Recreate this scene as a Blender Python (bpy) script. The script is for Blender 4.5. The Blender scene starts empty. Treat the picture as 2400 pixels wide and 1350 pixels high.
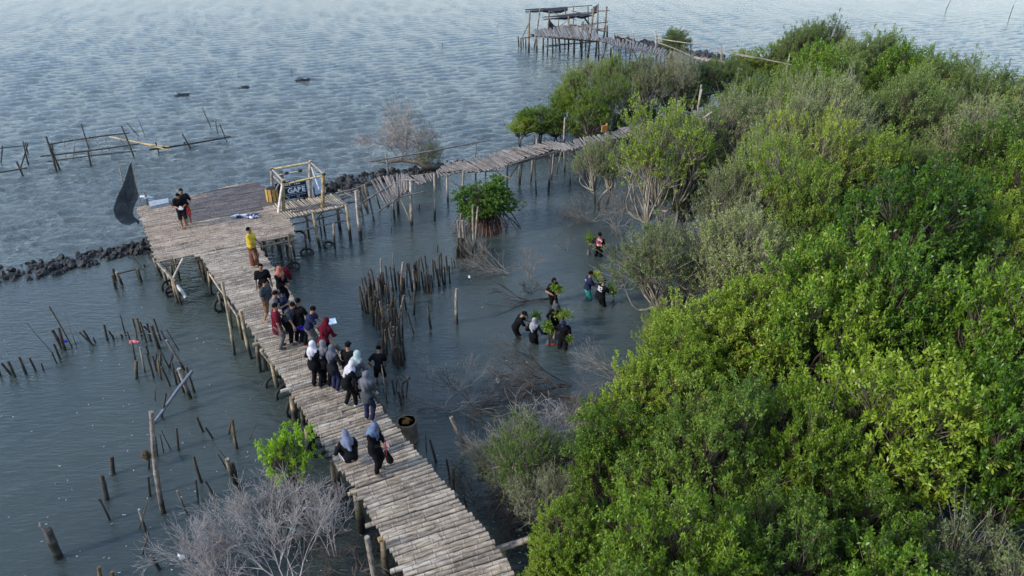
import bpy, math, random
import numpy as np
from mathutils import Vector, Matrix

random.seed(7)
rng = np.random.default_rng(7)
C = bpy.context.scene.collection
SC = bpy.context.scene
R = math.radians

# ------------------------------------------------------------------ camera
FPX, TH, CAMH = 1663.0, R(29), 14.1
cam = bpy.data.cameras.new('camera')
camo = bpy.data.objects.new('camera', cam)
C.objects.link(camo)
camo.location = (0, 0, CAMH)
camo.rotation_euler = (R(90) - TH, 0, 0)
cam.sensor_width = 36.0
cam.lens = 36.0 * FPX / 2400.0
cam.clip_start = 0.1
cam.clip_end = 9000
SC.camera = camo

# ------------------------------------------------------------------ world, sun, exposure
SUN_EL, SUN_AZ = 28.0, 206.0      # azimuth: direction to the sun, degrees counter-clockwise from +X
w = bpy.data.worlds.new('World')
SC.world = w
w.use_nodes = True
nt = w.node_tree
sky = nt.nodes.new('ShaderNodeTexSky')
sky.sky_type = 'NISHITA'
sky.sun_disc = False
sky.sun_elevation = R(SUN_EL)
sky.sun_rotation = R(90 - SUN_AZ)
sky.air_density = 1.0
sky.dust_density = 0.15
sky.ozone_density = 2.2
bg = nt.nodes['Background']
bg.inputs['Strength'].default_value = 0.15
tint = nt.nodes.new('ShaderNodeMix')
tint.data_type, tint.blend_type = 'RGBA', 'MULTIPLY'
tint.inputs[0].default_value = 1.0
tint.inputs[7].default_value = (0.93, 0.96, 1.04, 1)
nt.links.new(sky.outputs[0], tint.inputs[6])
# thin even high cloud mixed over the clear sky
veil = nt.nodes.new('ShaderNodeMix')
veil.data_type = 'RGBA'
veil.inputs[0].default_value = 0.62
veil.inputs[7].default_value = (2.35, 3.1, 4.2, 1)
nt.links.new(tint.outputs[2], veil.inputs[6])
nt.links.new(veil.outputs[2], bg.inputs[0])
sl = bpy.data.lights.new('sun', 'SUN')
sl.energy = 2.1
sl.angle = R(7)
sl.color = (1.0, 0.93, 0.82)
so = bpy.data.objects.new('sun', sl)
C.objects.link(so)
sd = Vector((math.cos(R(SUN_AZ)) * math.cos(R(SUN_EL)), math.sin(R(SUN_AZ)) * math.cos(R(SUN_EL)), math.sin(R(SUN_EL))))
so.rotation_euler = sd.to_track_quat('Z', 'Y').to_euler()
so.location = sd * 60
SC.view_settings.view_transform = 'Standard'
SC.view_settings.look = 'None'
SC.view_settings.exposure = 1.27
SC.view_settings.gamma = 1.0
SC.view_settings.use_curve_mapping = False
SC.cycles.max_bounces = 5
SC.cycles.diffuse_bounces = 2
SC.cycles.glossy_bounces = 2
SC.cycles.transmission_bounces = 2
SC.cycles.caustics_reflective = False
SC.cycles.caustics_refractive = False

# ------------------------------------------------------------------ surveying helpers (photo position -> place on a level)
CT, ST = math.cos(TH), math.sin(TH)


def P(x, y, z=0.0):
    u, v = x - 1200.0, y - 675.0
    dz = -FPX * ST - v * CT
    t = (z - CAMH) / dz
    return Vector((u * t, (FPX * CT - v * ST) * t, z))


def atY(x, y, Y):
    u, v = x - 1200.0, y - 675.0
    t = Y / (FPX * CT - v * ST)
    return Vector((u * t, Y, CAMH + (-FPX * ST - v * CT) * t))


def above(base, x, y):
    """point on the sight line of (x, y) nearest the vertical through base"""
    u, v = x - 1200.0, y - 675.0
    dx, dy, dz = u, FPX * CT - v * ST, -FPX * ST - v * CT
    t = (base.x * dx + base.y * dy) / (dx * dx + dy * dy)
    return Vector((dx * t, dy * t, CAMH + dz * t))


def Z(ox, oy, s):
    return lambda x, y: (x / s + ox, y / s + oy)


# ------------------------------------------------------------------ materials
MATS = {}


def nn(nt, t, **k):
    n = nt.nodes.new(t)
    for a, b in k.items():
        setattr(n, a, b)
    return n


def ramp(nt, fac, cols):
    r = nn(nt, 'ShaderNodeValToRGB')
    e = r.color_ramp.elements
    e[0].position, e[0].color = cols[0][0], (*cols[0][1], 1)
    e[1].position, e[1].color = cols[-1][0], (*cols[-1][1], 1)
    for p, c in cols[1:-1]:
        q = e.new(p)
        q.color = (*c, 1)
    nt.links.new(fac, r.inputs[0])
    return r.outputs[0]


def math_(nt, op, a, b=None, clamp=False):
    m = nn(nt, 'ShaderNodeMath', operation=op, use_clamp=clamp)
    for i, v in enumerate((a, b)):
        if v is None:
            continue
        if isinstance(v, (int, float)):
            m.inputs[i].default_value = v
        else:
            nt.links.new(v, m.inputs[i])
    return m.outputs[0]


def mix(nt, fac, a, b, mode='MIX'):
    m = nn(nt, 'ShaderNodeMix', data_type='RGBA', blend_type=mode)
    for s, v in ((m.inputs[0], fac), (m.inputs[6], a), (m.inputs[7], b)):
        if isinstance(v, (int, float)):
            s.default_value = v
        elif isinstance(v, tuple):
            s.default_value = (*v, 1)
        else:
            nt.links.new(v, s)
    return m.outputs[2]


def new_mat(name):
    m = bpy.data.materials.new(name)
    m.use_nodes = True
    return m, m.node_tree, m.node_tree.nodes['Principled BSDF']


def plain(name, col, rough=0.8, var=0.25, scale=12.0, spec=0.3, bump=0.0):
    if name in MATS:
        return MATS[name]
    m, nt, b = new_mat(name)
    tc = nn(nt, 'ShaderNodeTexCoord')
    no = nn(nt, 'ShaderNodeTexNoise')
    no.inputs['Scale'].default_value = scale
    no.inputs['Detail'].default_value = 3
    nt.links.new(tc.outputs['Object'], no.inputs['Vector'])
    lo = tuple(c * (1 - var) for c in col)
    hi = tuple(min(1, c * (1 + var)) for c in col)
    nt.links.new(ramp(nt, no.outputs[0], [(0.3, lo), (0.7, hi)]), b.inputs['Base Color'])
    b.inputs['Roughness'].default_value = rough
    b.inputs['Specular IOR Level'].default_value = spec
    if bump:
        bp = nn(nt, 'ShaderNodeBump')
        bp.inputs['Strength'].default_value = bump
        bp.inputs['Distance'].default_value = 0.02
        nt.links.new(no.outputs[0], bp.inputs['Height'])
        nt.links.new(bp.outputs[0], b.inputs['Normal'])
    MATS[name] = m
    return m


def bamboo(name, lo, hi, stain=False, band=0.32, wet=(0.028, 0.027, 0.02), wet_z=0.75):
    """culm seen along its UV: v runs along the culm in metres"""
    m, nt, b = new_mat(name)
    uv = nn(nt, 'ShaderNodeUVMap')
    sep = nn(nt, 'ShaderNodeSeparateXYZ')
    nt.links.new(uv.outputs[0], sep.inputs[0])
    oi = nn(nt, 'ShaderNodeObjectInfo')
    geo = nn(nt, 'ShaderNodeNewGeometry')
    rnd = math_(nt, 'FRACT', math_(nt, 'ADD', math_(nt, 'MULTIPLY', oi.outputs['Random'], 7.31), geo.outputs['Random Per Island']))
    # streaks
    mp = nn(nt, 'ShaderNodeCombineXYZ')
    nt.links.new(math_(nt, 'MULTIPLY', sep.outputs[0], 6.0), mp.inputs[0])
    nt.links.new(math_(nt, 'MULTIPLY', sep.outputs[1], 5.0), mp.inputs[1])
    nt.links.new(math_(nt, 'MULTIPLY', rnd, 50.0), mp.inputs[2])
    no = nn(nt, 'ShaderNodeTexNoise')
    no.inputs['Scale'].default_value = 1.0
    no.inputs['Detail'].default_value = 5
    nt.links.new(mp.outputs[0], no.inputs['Vector'])
    col = ramp(nt, no.outputs[0], [(0.32, lo), (0.6, hi)])
    # dirt patches in the place itself
    n2 = nn(nt, 'ShaderNodeTexNoise')
    n2.inputs['Scale'].default_value = 1.7
    n2.inputs['Detail'].default_value = 4
    nt.links.new(geo.outputs['Position'], n2.inputs['Vector'])
    dirt = ramp(nt, n2.outputs[0], [(0.35, (0.72, 0.69, 0.66)), (0.62, (1.05, 1.03, 1.0))])
    col = mix(nt, 1.0, col, dirt, 'MULTIPLY')
    br = ramp(nt, rnd, [(0.0, (0.6, 0.58, 0.56)), (0.5, (0.93, 0.9, 0.86)), (0.85, (1.1, 1.07, 1.0)), (1.0, (1.02, 1.06, 1.1))])
    col = mix(nt, 1.0, col, br, 'MULTIPLY')
    # nodes: a dark ring with a pale lip
    fr = math_(nt, 'FRACT', math_(nt, 'ADD', math_(nt, 'DIVIDE', sep.outputs[1], band), math_(nt, 'MULTIPLY', rnd, 9.0)))
    ring = math_(nt, 'LESS_THAN', fr, 0.07)
    lip = math_(nt, 'MULTIPLY', math_(nt, 'GREATER_THAN', fr, 0.07), math_(nt, 'LESS_THAN', fr, 0.13))
    col = mix(nt, math_(nt, 'MULTIPLY', ring, 0.55), col, tuple(c * 0.35 for c in lo))
    col = mix(nt, math_(nt, 'MULTIPLY', lip, 0.4), col, tuple(min(1, c * 1.3) for c in hi))
    if stain:
        sp = nn(nt, 'ShaderNodeSeparateXYZ')
        nt.links.new(geo.outputs['Position'], sp.inputs[0])
        hz = math_(nt, 'ADD', sp.outputs[2], math_(nt, 'MULTIPLY', math_(nt, 'SUBTRACT', n2.outputs[0], 0.5), 1.2))
        f = nn(nt, 'ShaderNodeMapRange')
        nt.links.new(hz, f.inputs[0])
        f.inputs[1].default_value = wet_z - 0.2
        f.inputs[2].default_value = wet_z + 0.25
        f.inputs[3].default_value = 1.0
        f.inputs[4].default_value = 0.0
        col = mix(nt, f.outputs[0], col, wet)
    nt.links.new(col, b.inputs['Base Color'])
    b.inputs['Roughness'].default_value = 0.62
    b.inputs['Specular IOR Level'].default_value = 0.35
    bp = nn(nt, 'ShaderNodeBump')
    bp.inputs['Strength'].default_value = 0.4
    bp.inputs['Distance'].default_value = 0.01
    nt.links.new(no.outputs[0], bp.inputs['Height'])
    nt.links.new(bp.outputs[0], b.inputs['Normal'])
    MATS[name] = m
    return m


def leaf_mat(name, cols, trans=0.28, rough=0.42):
    m, nt, b = new_mat(name)
    geo = nn(nt, 'ShaderNodeNewGeometry')
    oi = nn(nt, 'ShaderNodeObjectInfo')
    tc = nn(nt, 'ShaderNodeTexCoord')
    no = nn(nt, 'ShaderNodeTexNoise')
    no.inputs['Scale'].default_value = 0.9
    no.inputs['Detail'].default_value = 2
    nt.links.new(geo.outputs['Position'], no.inputs['Vector'])
    f = math_(nt, 'ADD', math_(nt, 'MULTIPLY', geo.outputs['Random Per Island'], 0.5), math_(nt, 'MULTIPLY', no.outputs[0], 0.75))
    f = math_(nt, 'ADD', f, math_(nt, 'MULTIPLY', math_(nt, 'SUBTRACT', oi.outputs['Random'], 0.5), 0.75))
    col = ramp(nt, math_(nt, 'SUBTRACT', f, 0.1), cols)
    nt.links.new(col, b.inputs['Base Color'])
    b.inputs['Roughness'].default_value = rough
    b.inputs['Specular IOR Level'].default_value = 0.3
    tr = nn(nt, 'ShaderNodeBsdfTranslucent')
    nt.links.new(mix(nt, 1.0, col, (1.25, 1.3, 0.6), 'MULTIPLY'), tr.inputs[0])
    ms = nn(nt, 'ShaderNodeMixShader')
    ms.inputs[0].default_value = trans
    nt.links.new(b.outputs[0], ms.inputs[1])
    nt.links.new(tr.outputs[0], ms.inputs[2])
    nt.links.new(ms.outputs[0], nt.nodes['Material Output'].inputs[0])
    MATS[name] = m
    return m


BAM = bamboo('bamboo_deck', (0.165, 0.13, 0.1), (0.43, 0.37, 0.31), band=0.36)
BAMP = bamboo('bamboo_platform', (0.19, 0.145, 0.11), (0.42, 0.34, 0.275), band=0.4)
BAMD = bamboo('bamboo_dark_slats', (0.06, 0.052, 0.052), (0.165, 0.145, 0.145), band=0.4)
BAMG = bamboo('bamboo_grey_old', (0.06, 0.052, 0.05), (0.235, 0.21, 0.2), band=0.5)
POST = bamboo('bamboo_post', (0.14, 0.11, 0.07), (0.38, 0.31, 0.21), stain=True, wet_z=0.55)
POSTG = bamboo('bamboo_post_grey', (0.15, 0.13, 0.115), (0.42, 0.37, 0.33), stain=True, wet_z=0.55)
GOLD = bamboo('bamboo_golden', (0.22, 0.15, 0.06), (0.5, 0.38, 0.2), stain=True, wet_z=0.2)
STAKE = bamboo('stake_dark', (0.022, 0.02, 0.018), (0.085, 0.073, 0.064), stain=True, wet_z=0.35)
STAKEL = bamboo('stake_light', (0.10, 0.085, 0.075), (0.33, 0.29, 0.255), stain=True, wet_z=0.35)
STAKEO = bamboo('stake_orange', (0.05, 0.035, 0.018), (0.19, 0.135, 0.065), stain=True, wet_z=0.2)
TWIG = bamboo('bare_twigs', (0.09, 0.085, 0.08), (0.27, 0.25, 0.235), band=50)
TWIGW = bamboo('bleached_twigs', (0.2, 0.185, 0.19), (0.46, 0.43, 0.44), band=50)
TWIGD = bamboo('wet_branches', (0.03, 0.027, 0.025), (0.13, 0.11, 0.1), band=50)
BARK = bamboo('bark_grey', (0.11, 0.10, 0.08), (0.34, 0.31, 0.26), band=50, stain=True, wet_z=0.7)
ROOT = bamboo('root_brown', (0.05, 0.03, 0.022), (0.17, 0.1, 0.075), band=50)
ROCK = plain('rock_dark', (0.018, 0.017, 0.017), 0.7, 0.6, 3.0, 0.4, 0.8)
NET = plain('net_black', (0.016, 0.018, 0.024), 0.85, 0.3, 6)
TYRE = plain('tyre_rubber', (0.02, 0.02, 0.02), 0.8)
PVC = plain('pvc_white', (0.45, 0.45, 0.45), 0.4, 0.1)
PVCG = plain('pvc_grey', (0.11, 0.12, 0.15), 0.5, 0.2)
L_FRESH = leaf_mat('leaf_fresh', [(0.1, (0.06, 0.115, 0.015)), (0.5, (0.145, 0.225, 0.022)), (0.85, (0.25, 0.33, 0.035)), (1.0, (0.3, 0.33, 0.05))], .36)
L_MID = leaf_mat('leaf_mid', [(0.1, (0.05, 0.095, 0.018)), (0.5, (0.125, 0.195, 0.03)), (1.0, (0.24, 0.29, 0.04))], .34)
L_DULL = leaf_mat('leaf_dull', [(0.1, (0.07, 0.11, 0.035)), (0.5, (0.15, 0.205, 0.06)), (1.0, (0.25, 0.29, 0.09))], .34)
L_SAGE = leaf_mat('leaf_sage', [(0.1, (0.09, 0.12, 0.05)), (0.5, (0.19, 0.225, 0.09)), (1.0, (0.3, 0.33, 0.13))], .34)
L_DEEP = leaf_mat('leaf_deep', [(0.1, (0.025, 0.06, 0.012)), (0.5, (0.05, 0.11, 0.016)), (1.0, (0.1, 0.18, 0.025))], .25, .36)
L_GLOSS = leaf_mat('leaf_glossy', [(0.1, (0.035, 0.08, 0.01)), (0.5, (0.09, 0.175, 0.018)), (1.0, (0.24, 0.31, 0.03))], 0.28, 0.36)


# ------------------------------------------------------------------ object helpers
def tag(o, label=None, cat=None, group=None, kind=None):
    if label:
        o['label'] = label
    if cat:
        o['category'] = cat
    if group:
        o['group'] = group
    if kind:
        o['kind'] = kind
    return o


def empty(name, loc, rz=0.0, label=None, cat=None, group=None):
    o = bpy.data.objects.new(name, None)
    C.objects.link(o)
    o.location = loc
    o.rotation_euler = (0, 0, rz)
    o.empty_display_size = 0.1
    return tag(o, label, cat, group)


def link(name, me, parent=None, loc=None, world=False):
    o = bpy.data.objects.new(name, me)
    C.objects.link(o)
    if parent is not None:
        o.parent = parent
        if world:   # the mesh was made in world coordinates
            o.matrix_parent_inverse = Matrix.Translation(parent.location).inverted() if not any(parent.rotation_euler) else \
                (Matrix.Translation(parent.location) @ parent.rotation_euler.to_matrix().to_4x4()).inverted()
    if loc is not None:
        o.location = loc
    return o


def mesh_np(name, V, Fq, mat, uv=None, smooth=False, tri=False):
    me = bpy.data.meshes.new(name)
    V = np.asarray(V, dtype=np.float32)
    Fq = np.asarray(Fq, dtype=np.int32)
    k = Fq.shape[1]
    me.vertices.add(len(V))
    me.vertices.foreach_set('co', V.ravel())
    me.loops.add(Fq.size)
    me.loops.foreach_set('vertex_index', Fq.ravel())
    me.polygons.add(len(Fq))
    me.polygons.foreach_set('loop_start', np.arange(0, Fq.size, k, dtype=np.int32))
    me.polygons.foreach_set('loop_total', np.full(len(Fq), k, dtype=np.int32))
    if smooth:
        me.polygons.foreach_set('use_smooth', np.ones(len(Fq), dtype=bool))
    if uv is not None:
        l = me.uv_layers.new(name='UVMap')
        l.data.foreach_set('uv', np.asarray(uv, dtype=np.float32)[Fq.ravel()].ravel())
    me.update(calc_edges=True)
    for m in (mat if isinstance(mat, (list, tuple)) else [mat]):
        me.materials.append(m)
    return me


class MB:
    """gathers tubes and boxes into one mesh"""

    def __init__(self):
        self.v, self.f, self.uv, self.m = [], [], [], []

    def tube(self, pts, rad, sides=7, mi=0, cap=True, v0=None):
        pts = [Vector(p) for p in pts]
        n = len(pts)
        if isinstance(rad, (int, float)):
            rad = [rad] * n
        vv = random.random() * 5 if v0 is None else v0
        prev = None
        base = len(self.v)
        for i, p in enumerate(pts):
            t = (pts[min(i + 1, n - 1)] - pts[max(i - 1, 0)])
            if t.length < 1e-9:
                t = Vector((0, 0, 1))
            t.normalize()
            if prev is None:
                a = t.orthogonal().normalized()
            else:
                a = (prev - t * prev.dot(t))
                a = a.normalized() if a.length > 1e-6 else t.orthogonal().normalized()
            prev = a
            bb = t.cross(a)
            if i:
                vv += (p - pts[i - 1]).length
            for k in range(sides):
                an = 2 * math.pi * k / sides
                q = p + (a * math.cos(an) + bb * math.sin(an)) * rad[i]
                self.v.append(q[:])
                self.uv.append((abs(k / sides * 2 - 1), vv))
        for i in range(n - 1):
            for k in range(sides):
                k2 = (k + 1) % sides
                self.f.append((base + i * sides + k, base + i * sides + k2, base + (i + 1) * sides + k2, base + (i + 1) * sides + k))
                self.m.append(mi)
        if cap:
            for s0, rev in ((base, True), (base + (n - 1) * sides, False)):
                e0 = len(self.v)
                for k in range(sides):
                    self.v.append(self.v[s0 + k])
                    self.uv.append(self.uv[s0 + k])
                q = [e0 + k for k in range(sides)]
                self.f.append(tuple(reversed(q)) if rev else tuple(q))
                self.m.append(mi)
        return self

    def box(self, c, s, rot=None, mi=0):
        M = rot if rot is not None else Matrix.Identity(3)
        b = len(self.v)
        c = Vector(c)
        for x in (-1, 1):
            for y in (-1, 1):
                for z in (-1, 1):
                    self.v.append((c + M @ Vector((x * s[0] / 2, y * s[1] / 2, z * s[2] / 2)))[:])
                    self.uv.append((x * s[0] / 2, y * s[1] / 2 + z * s[2] / 2))
        for q in ((0, 1, 3, 2), (4, 6, 7, 5), (0, 4, 5, 1), (2, 3, 7, 6), (0, 2, 6, 4), (1, 5, 7, 3)):
            self.f.append(tuple(b + i for i in q))
            self.m.append(mi)
        return self

    def quad(self, a, b, c, d, mi=0):
        n = len(self.v)
        for q in (a, b, c, d):
            self.v.append(tuple(q))
            self.uv.append((q[0], q[2]))
        self.f.append((n, n + 1, n + 2, n + 3))
        self.m.append(mi)
        return self

    def mesh(self, name, mats, smooth=True):
        me = bpy.data.meshes.new(name)
        me.from_pydata(self.v, [], self.f)
        for m in (mats if isinstance(mats, (list, tuple)) else [mats]):
            me.materials.append(m)
        l = me.uv_layers.new(name='UVMap')
        idx = [i for f in self.f for i in f]
        l.data.foreach_set('uv', [c for i in idx for c in self.uv[i]])
        me.polygons.foreach_set('material_index', self.m)
        if smooth:
            me.polygons.foreach_set('use_smooth', [len(f) == 4 for f in self.f])
        me.update()
        return me

    def build(self, name, mats, parent=None, smooth=True):
        return link(name, self.mesh(name, mats, smooth), parent, world=parent is not None)


def bent(a, b, n=5, amt=0.03, sag=0.0):
    """points from a to b with a small natural bow"""
    a, b = Vector(a), Vector(b)
    d = b - a
    o = d.orthogonal().normalized()
    o.rotate(Matrix.Rotation(random.random() * 6.28, 3, d.normalized()))
    L = d.length
    return [a + d * (i / (n - 1)) + o * math.sin(math.pi * i / (n - 1)) * amt * L + Vector((0, 0, -sag * L * math.sin(math.pi * i / (n - 1)))) for i in range(n)]


def culm(a, b, r, name, mat, parent=None, taper=0.85, amt=0.012, sides=7, n=5, sag=0.0):
    """a bamboo culm with swollen nodes, one mesh"""
    a, b = Vector(a), Vector(b)
    L = (b - a).length
    pts = bent(a, b, n, amt, sag)
    mb = MB()
    P2, R2 = [], []
    for i, p in enumerate(pts):
        rr = r * (1 - (1 - taper) * i / (n - 1))
        if 0 < i < n - 1:
            t = (pts[i + 1] - pts[i - 1]).normalized()
            P2 += [p - t * 0.02, p, p + t * 0.02]
            R2 += [rr, rr * 1.12, rr]
        else:
            P2.append(p)
            R2.append(rr)
    mb.tube(P2, R2, sides)
    return mb.build(name, mat, parent)


# ------------------------------------------------------------------ the sea
def shore_y(x):
    return np.interp(x, [-60, -22.3, -16.4, -10.3, -7.4, 3, 8, 20, 60], [18, 27.7, 29.2, 36.5, 39, 42, 46, 50, 46])


WADERS = [tuple(P(*q)[:2]) for q in ((892, 893), (1402, 603), (1295, 708), (1376, 698), (1408, 716), (1210, 790), (1250, 806), (1300, 768), (1320, 812))]


def make_water():
    ny, nx = 720, 600
    t = np.linspace(0, 1, ny)
    ys = 7.0 + (np.exp(t * 4.0) - 1) / (math.exp(4.0) - 1) * 193 + t * 12
    ss = np.linspace(-1.0, 1.0, nx)
    Y, S = np.meshgrid(ys, ss, indexing='ij')
    X = S * (Y * 0.78 + 16)
    r = np.random.default_rng(3)
    Zh = np.zeros_like(X)
    cell = np.gradient(ys)[:, None] * np.ones_like(X)
    cellx = (ys * 0.78 + 16)[:, None] * 2 / nx
    cell = np.maximum(cell, cellx)
    for i in range(80):
        lam = 0.35 * (1.6 / 0.35) ** (r.random() ** 1.25)
        ang = R(-78) + r.normal() * 0.55
        kx, ky = math.cos(ang) * 2 * math.pi / lam, math.sin(ang) * 2 * math.pi / lam
        fade = np.clip((lam / cell - 2.2) / 2.0, 0, 1)
        Zh += fade * 0.0050 * lam ** 0.6 * np.sin(kx * X + ky * Y + r.random() * 6.28)
    Zh = Zh + np.sign(Zh) * 0 + 2.5 * Zh * np.abs(Zh)
    m = np.clip((Y - shore_y(X) + 1.0) / 3.0, 0, 1)
    m = m * m * (3 - 2 * m)
    gust = 0.9 + 0.1 * np.sin(X * 0.13 + Y * 0.07) * np.sin(Y * 0.11 - X * 0.05 + 1)
    Zh = Zh * (0.07 + 0.93 * m) * gust
    for wx, wy in WADERS:      # rings spreading from the wading people
        d = np.sqrt((X - wx) ** 2 + (Y - wy) ** 2)
        Zh += .011 * np.sin(d * 17) * np.exp(-np.maximum(d - .2, 0) / .55) * (d < 3)
    V = np.stack([X, Y, Zh], -1).reshape(-1, 3)
    i = np.arange(ny - 1)[:, None] * nx + np.arange(nx - 1)[None, :]
    Fq = np.stack([i, i + 1, i + nx + 1, i + nx], -1).reshape(-1, 4)
    mt, nt, b = new_mat('sea_water')
    geo = nn(nt, 'ShaderNodeNewGeometry')
    n0 = nn(nt, 'ShaderNodeTexNoise')
    n0.inputs['Scale'].default_value = 0.12
    n0.inputs['Detail'].default_value = 3
    nt.links.new(geo.outputs['Position'], n0.inputs['Vector'])
    at = nn(nt, 'ShaderNodeAttribute', attribute_name='chop')
    lag = ramp(nt, n0.outputs[0], [(0.35, (0.033, 0.046, 0.046)), (0.65, (0.05, 0.063, 0.056))])
    sea_ = ramp(nt, n0.outputs[0], [(0.35, (0.05, 0.066, 0.068)), (0.65, (0.07, 0.085, 0.08))])
    nt.links.new(mix(nt, at.outputs['Fac'], lag, sea_), b.inputs['Base Color'])
    b.inputs['Roughness'].default_value = 0.07
    b.inputs['Subsurface Weight'].default_value = 1.0
    b.inputs['Subsurface Radius'].default_value = (0.7, 0.9, 0.8)
    b.inputs['Subsurface Scale'].default_value = 1.0
    b.inputs['IOR'].default_value = 1.333
    b.inputs['Specular IOR Level'].default_value = 0.5
    hs = None
    for sc, rot, st, amp in ((0.9, 12, 2.8, 0.55), (2.0, 7, 3.2, 0.85), (4.2, 12, 3.0, 0.55), (10.0, 4, 2.4, 0.22)):
        mp = nn(nt, 'ShaderNodeMapping')
        mp.inputs['Rotation'].default_value = (0, 0, R(rot))
        mp.inputs['Scale'].default_value = (sc, sc * st, sc)
        nt.links.new(geo.outputs['Position'], mp.inputs[0])
        no = nn(nt, 'ShaderNodeTexNoise')
        no.inputs['Scale'].default_value = 1.0
        no.inputs['Detail'].default_value = 2
        no.inputs['Distortion'].default_value = 0.4
        nt.links.new(mp.outputs[0], no.inputs['Vector'])
        h = math_(nt, 'MULTIPLY', no.outputs[0], amp)
        hs = h if hs is None else math_(nt, 'ADD', hs, h)
    # open sea is rougher than the sheltered lagoon
    bp = nn(nt, 'ShaderNodeBump')
    nt.links.new(math_(nt, 'ADD', math_(nt, 'MULTIPLY', at.outputs['Fac'], 0.12), 0.034), bp.inputs['Distance'])
    bp.inputs['Strength'].default_value = 1.0
    nt.links.new(hs, bp.inputs['Height'])
    nt.links.new(bp.outputs[0], b.inputs['Normal'])
    me = mesh_np('water', V, Fq, mt, smooth=True)
    a = me.attributes.new('chop', 'FLOAT', 'POINT')
    a.data.foreach_set('value', m.astype(np.float32).ravel())
    tag(link('water', me), kind='structure')
    mb = MB()
    mb.quad((-4000, -500, -0.6), (4000, -500, -0.6), (4000, 6000, -0.6), (-4000, 6000, -0.6))
    tag(mb.build('sea', mt), kind='structure')


make_water()

# ------------------------------------------------------------------ the bamboo pier
DZ = 1.6
BD = R(28.6)
bdir = Vector((math.cos(BD), math.sin(BD), 0))


def pole_meshes(name, lengths, r, mat, sides=7):
    out = []
    for L in lengths:
        for k in range(3):
            mb = MB()
            pts, rad = [], []
            n = 4
            ph = random.random() * 6.28
            for i in range(n + 1):
                x = L * (i / n - 0.5)
                oy = math.sin(i / n * math.pi + ph) * 0.006
                pts += [(x, oy, 0)]
                rad += [r * (1.06 if i % 2 else 0.97) * (1 - 0.1 * i / n)]
            mb.tube(pts, rad, sides)
            out.append(mb.mesh(name, mat))
    return out


def lerp_edge(tab, y):
    xs = [q[1] for q in tab]
    return float(np.interp(y, xs, [q[0] for q in tab]))


Ledge = sorted([(P(*p, DZ).x, P(*p, DZ).y) for p in [(440, 560), (470, 600), (600, 790), (640, 850), (690, 930), (740, 1010), (790, 1090), (840, 1150), (900, 1262), (955, 1350), (1000, 1420)]], key=lambda q: q[1])
Redge = sorted([(P(*p, DZ).x, P(*p, DZ).y) for p in [(590, 545), (606, 575), (640, 625), (700, 715), (745, 770), (800, 838), (890, 950), (940, 1012), (1000, 1080), (1060, 1150), (1130, 1235), (1215, 1350), (1260, 1415)]], key=lambda q: q[1])


def edge_hit(tab, o, d):
    """parameter along o + t d where it meets the edge polyline"""
    best = None
    for (x0, y0), (x1, y1) in zip(tab[:-1], tab[1:]):
        ex, ey = x1 - x0, y1 - y0
        det = d.x * (-ey) + ex * d.y
        if abs(det) < 1e-9:
            continue
        t = ((x0 - o.x) * (-ey) + ex * (y0 - o.y)) / det
        s = (d.x * (y0 - o.y) - d.y * (x0 - o.x)) / det
        if -0.02 <= s <= 1.02:
            best = t
    return best


pier = empty('pier', (-6, 17, 0), 0, 'long raised walkway of pale grey bamboo poles laid crosswise, running up from the bottom edge', 'pier')
pm = pole_meshes('deck_pole', [1.0], 0.064, BAM)
pax = Vector((-9.9, 14.9, 0)).normalized()
row = 0
o0 = Vector((-0.9, 9.3, DZ))
dist = 0.0
while True:
    o = o0 + pax * dist
    bd = R(20 + min(1, dist / 6.0) * 8.8 + random.uniform(-0.7, 0.7))
    d = Vector((math.cos(bd), math.sin(bd), 0))
    tl, tr = edge_hit(Ledge, o, d), edge_hit(Redge, o, d)
    dist += 0.132 + random.uniform(-0.005, 0.005)
    if dist > 20.6:
        break
    if o.y > 20 and (o - Vector((-13.86, 24.71, o.z))).dot(Vector((-0.4784, 0.8782, 0))) > -0.02:
        break
    if tl is None or tr is None:
        continue
    tl += random.uniform(-0.05, 0.03)
    tr += random.uniform(-0.03, 0.05)
    mid = (tl + tr) / 2 + math.sin(dist * 0.5) * 0.06 + random.uniform(-0.05, 0.05)
    if random.random() < 0.04:
        tl -= 0.2
    for a, b_ in ((tl, mid + 0.01), (mid - 0.01, tr)):
        L = b_ - a
        q = link('deck_pole', pm[row % len(pm)], pier)
        c = o + d * ((a + b_) / 2)
        q.location = (c - Vector(pier.location)) + Vector((0, 0, random.uniform(-0.012, 0.012) - 0.064))
        fl = math.pi if random.random() < 0.5 else 0
        q.rotation_euler = (random.random() * 6, random.uniform(-0.006, 0.006), bd + fl + random.uniform(-0.008, 0.008))
        th = random.uniform(0.86, 1.1)
        q.scale = (L, th, th)
        row += 1
print('pier poles', row)
# beams under the deck along both edges and the middle
for tab, off in ((Ledge, 0.16), (Ledge, 1.25), (Redge, -0.16)):
    pts = [Vector((x + off * math.cos(BD), y + off * math.sin(BD), DZ - 0.2)) for x, y in tab]
    for i in range(len(pts) - 1):
        culm(pts[i] + (pts[i] - pts[i + 1]) * 0.08, pts[i + 1] + Vector((0, 0, -0.03)), 0.055, 'beam', GOLD, pier)


def stick(bx, by, tx, ty):
    b = P(bx, by, 0)
    return b, above(b, tx, ty)


def posts(parent, lst, r, mat, name='post'):
    for q in lst:
        b, t = stick(*q[:4])
        rr = q[4] if len(q) > 4 else r
        dn = (b - t).normalized()
        culm(b + dn * 0.8, t, rr, name, mat, parent, taper=0.9)


z4 = Z(330, 590, 4.356)


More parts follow.
